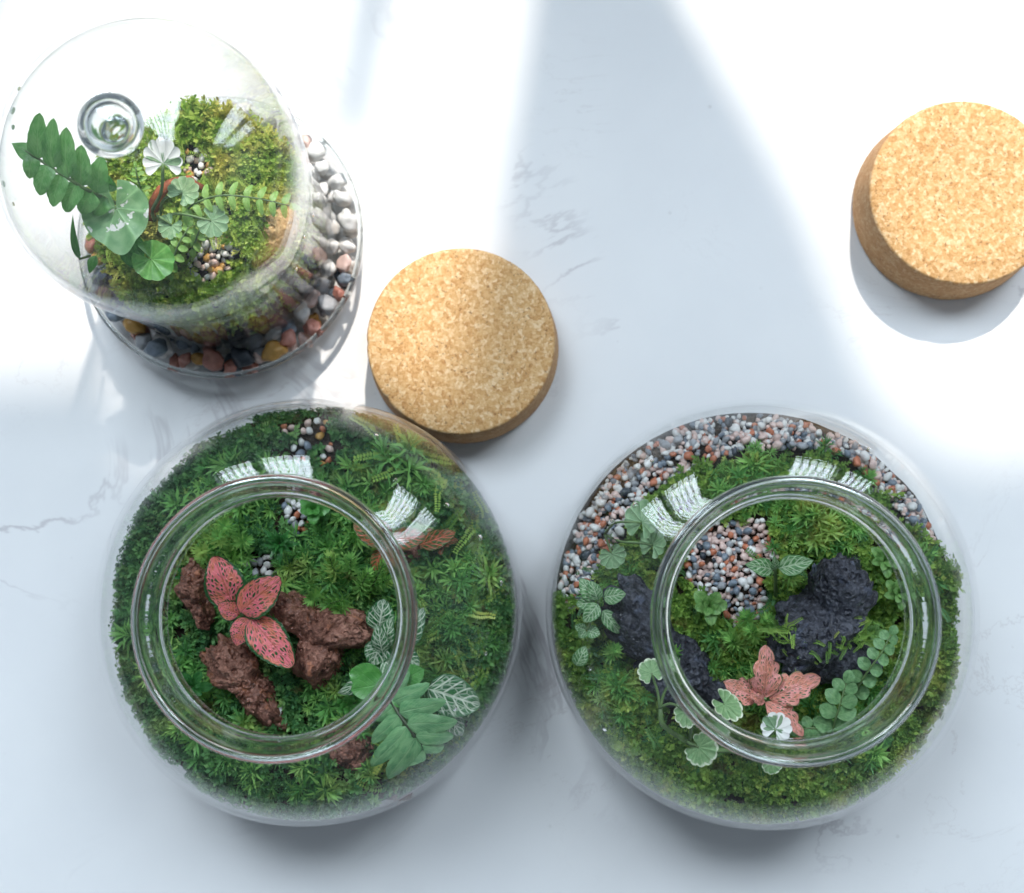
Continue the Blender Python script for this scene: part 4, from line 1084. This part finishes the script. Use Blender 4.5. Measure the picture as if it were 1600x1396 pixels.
c = W(1058, 1040, .094); leaf(p, W(1056, 1052, .090), W(1062, 1028, .096), .003, M['ivy'], shape_lance, .1, .2, nu=8, nv=5)
c = W(1212, 1140, .086); stem(p, [r0, W(1190, 1165, .075), c], .0009, .0007); fan(p, c, metres(26, .086), 1.2, M['ivy_white'], (-.2, .2), 9)
c = W(1205, 1192, .070); stem(p, [r0, c], .0007); fan(p, c, metres(18, .07), -1.0, M['ivy'], (.1, -.2), 9)
# --- scalloped leaves near the gravel band
r0 = S(945, 835, bed_right)
p = plant('ground_ivy', r0, 'pale scalloped leaves on thin stalks beside the gravel band', 'ivy plant')
c = W(1003, 817, .070); stem(p, [r0, W(960, 818, .066), W(985, 816, .071), c], .0007); fan(p, c, metres(34, .07), 1.35, M['ivy_green'], (-.75, .1), 9, elong=1.05)
c = W(1020, 852, .068); stem(p, [r0, W(968, 846, .064), W(995, 848, .069), c], .0007); fan(p, c, metres(29, .068), 1.2, M['ivy_green'], (-1.0, .1), 9, elong=1.0)
c = W(956, 866, .064); stem(p, [r0, c], .0007); fan(p, c, metres(24, .064), -1.2, M['ivy_green'], (.2, -.5), 9)

# --- bell jar planting
def Sd(px, py): return S(px, py, bed_dome)
r0 = Sd(190, 330)
p = plant('fern', r0, 'large dark fern frond leaning on the bell jar glass', 'fern')
RA = [W(190, 322, .085), W(142, 300, .108), W(98, 274, .116), W(56, 246, .118), W(26, 228, .116)]
stem(p, [r0]+RA, .0010, .0006, 'stem', 'rachis')
leaves_px(p, [
    (152, 302, .106, 160, 244, .116, 38), (128, 291, .112, 128, 226, .122, 38), (106, 278, .116, 104, 198, .126, 38), (82, 263, .118, 84, 184, .128, 35), (60, 248, .119, 62, 176, .128, 36),
    (166, 310, .102, 146, 336, .100, 33), (144, 300, .108, 126, 334, .104, 38), (120, 287, .113, 102, 332, .108, 38), (96, 273, .116, 82, 324, .111, 35), (74, 258, .118, 62, 306, .114, 38), (52, 244, .118, 46, 280, .116, 30)],
    'dome_fern', shape=shape_pinna, arch=.08, fold=.05, curl=.1, wave=.05, scallop=5, samp=.06, name='pinna', nu=16)
leaf(p, RA[-2], W(18, 224, .116), .008, M['dome_fern'], shape_lance, .05, .05, name='pinna')
r0 = Sd(205, 360)
p = plant('heart_leaf_plant', r0, 'heart shaped green leaf splashed with white in the bell jar')
c = W(181, 325, .098); stem(p, [r0, W(195, 350, .085), c], .0010)
fan(p, c, metres(61, .098), -1.42, M['heart'], (.02, -.08), 7, cup=.18, notch=.22, depth=.03, elong=1.0, tip=.25)
r0 = Sd(245, 350)
p = plant('ground_ivy', r0, 'white edged scalloped leaf on a curling stalk in the bell jar', 'ivy plant')
c = W(255, 256, .108); stem(p, [r0, W(238, 330, .085), W(252, 300, .098), c], .0010)
fan(p, c, metres(35, .108), 1.6, M['ivy_white'], (.05, -.3), 9, notch=.9, cup=.3, elong=1.15)
r0 = Sd(250, 345)
p = plant('ground_ivy', r0, 'three grey green scalloped leaves amid the bell jar moss', 'ivy plant')
for cx, cy_, h, R, az, tl_ in ((285, 302, .095, 28, 1.0, (.1, .1)), (330, 345, .094, 28, -.5, (.1, -.2)), (268, 352, .088, 23, -2.2, (-.1, -.1))):
    c = W(cx, cy_, h); stem(p, [r0, (r0+c)/2+Vector((0, 0, .012)), c], .0008); fan(p, c, metres(R, h), az, M['ivy_green'], tl_, 9)
r0 = Sd(290, 350)
p = plant('fern', r0, 'light green fern frond reaching toward the cork side of the bell jar', 'fern')
frond(p, [r0, W(295, 325, .090), W(340, 306, .098), W(400, 310, .098), W(452, 322, .092)], 11, 33, 15, 'light_fern', .095, shape=shape_pinna, ang=1.3, taper=.35, r=.0006, grow=.3)
p = plant('fern', Sd(275, 400), 'small light green fern frond below the scalloped leaves', 'fern')
frond(p, [Sd(262, 425), W(270, 405, .080), W(280, 380, .088), W(295, 355, .090)], 6, 24, 14, 'light_fern', .085, shape=shape_oval, ang=1.1)
r0 = Sd(240, 440)
p = plant('round_leaf_plant', r0, 'single round green leaf at the front of the bell jar')
c = W(236, 405, .085); stem(p, [r0, c], .0008); fan(p, c, metres(36, .085), -.55, M['round_fan'], (.05, -.05), 9, cup=.2, notch=.25, depth=.05, elong=1.1)
p = plant('narrow_leaf_plant', Sd(215, 410), 'narrow green leaves under the heart shaped leaf')
leaves_px(p, [(190, 385, .080, 235, 430, .080, 30), (205, 370, .082, 225, 410, .084, 30), (175, 300, .092, 165, 270, .100, 26), (150, 400, .074, 140, 428, .072, 18)], 'round_leaf')
stem(p, [Sd(215, 410), W(205, 380, .081)], .0009)
p = plant('narrow_leaf_plant', Sd(135, 400), 'thin upright leaf against the left glass of the bell jar')
leaves_px(p, [(124, 405, .072, 114, 335, .085, 14)], 'round_leaf', shape=shape_lance)
stem(p, [Sd(140, 400), W(124, 405, .072)], .0007)
p = plant('fern', Sd(310, 380), 'short bright fern frond beside the small stones in the bell jar', 'fern')
frond(p, [Sd(300, 392), W(305, 378, .080), W(312, 360, .086), W(322, 345, .088)], 5, 20, 12, 'light_fern', .084, shape=shape_oval, ang=1.1)
p = plant('fern', Sd(235, 300), 'small upright fern frond behind the heart shaped leaf', 'fern')
frond(p, [Sd(232, 320), W(222, 300, .085), W(215, 278, .092), W(212, 262, .094)], 6, 20, 10, 'light_fern', .088, shape=shape_pinna, ang=1.1)
p = plant('twig', Sd(255, 315), 'red brown piece of bark lying amid the bell jar moss', 'bark')
v, f = tube([Sd(240, 345)+Vector((0, 0, .006)), Sd(262, 310)+Vector((0, 0, .011)), Sd(295, 292)+Vector((0, 0, .010)), Sd(322, 300)+Vector((0, 0, .006))], .0030, .0018, 16, 9)
v = [Vector(q)+Vector((1, 1, 1))*.0018*mnoise.noise(Vector(q)*300) for q in v]; obj('bark', v, f, M['wood'], p)
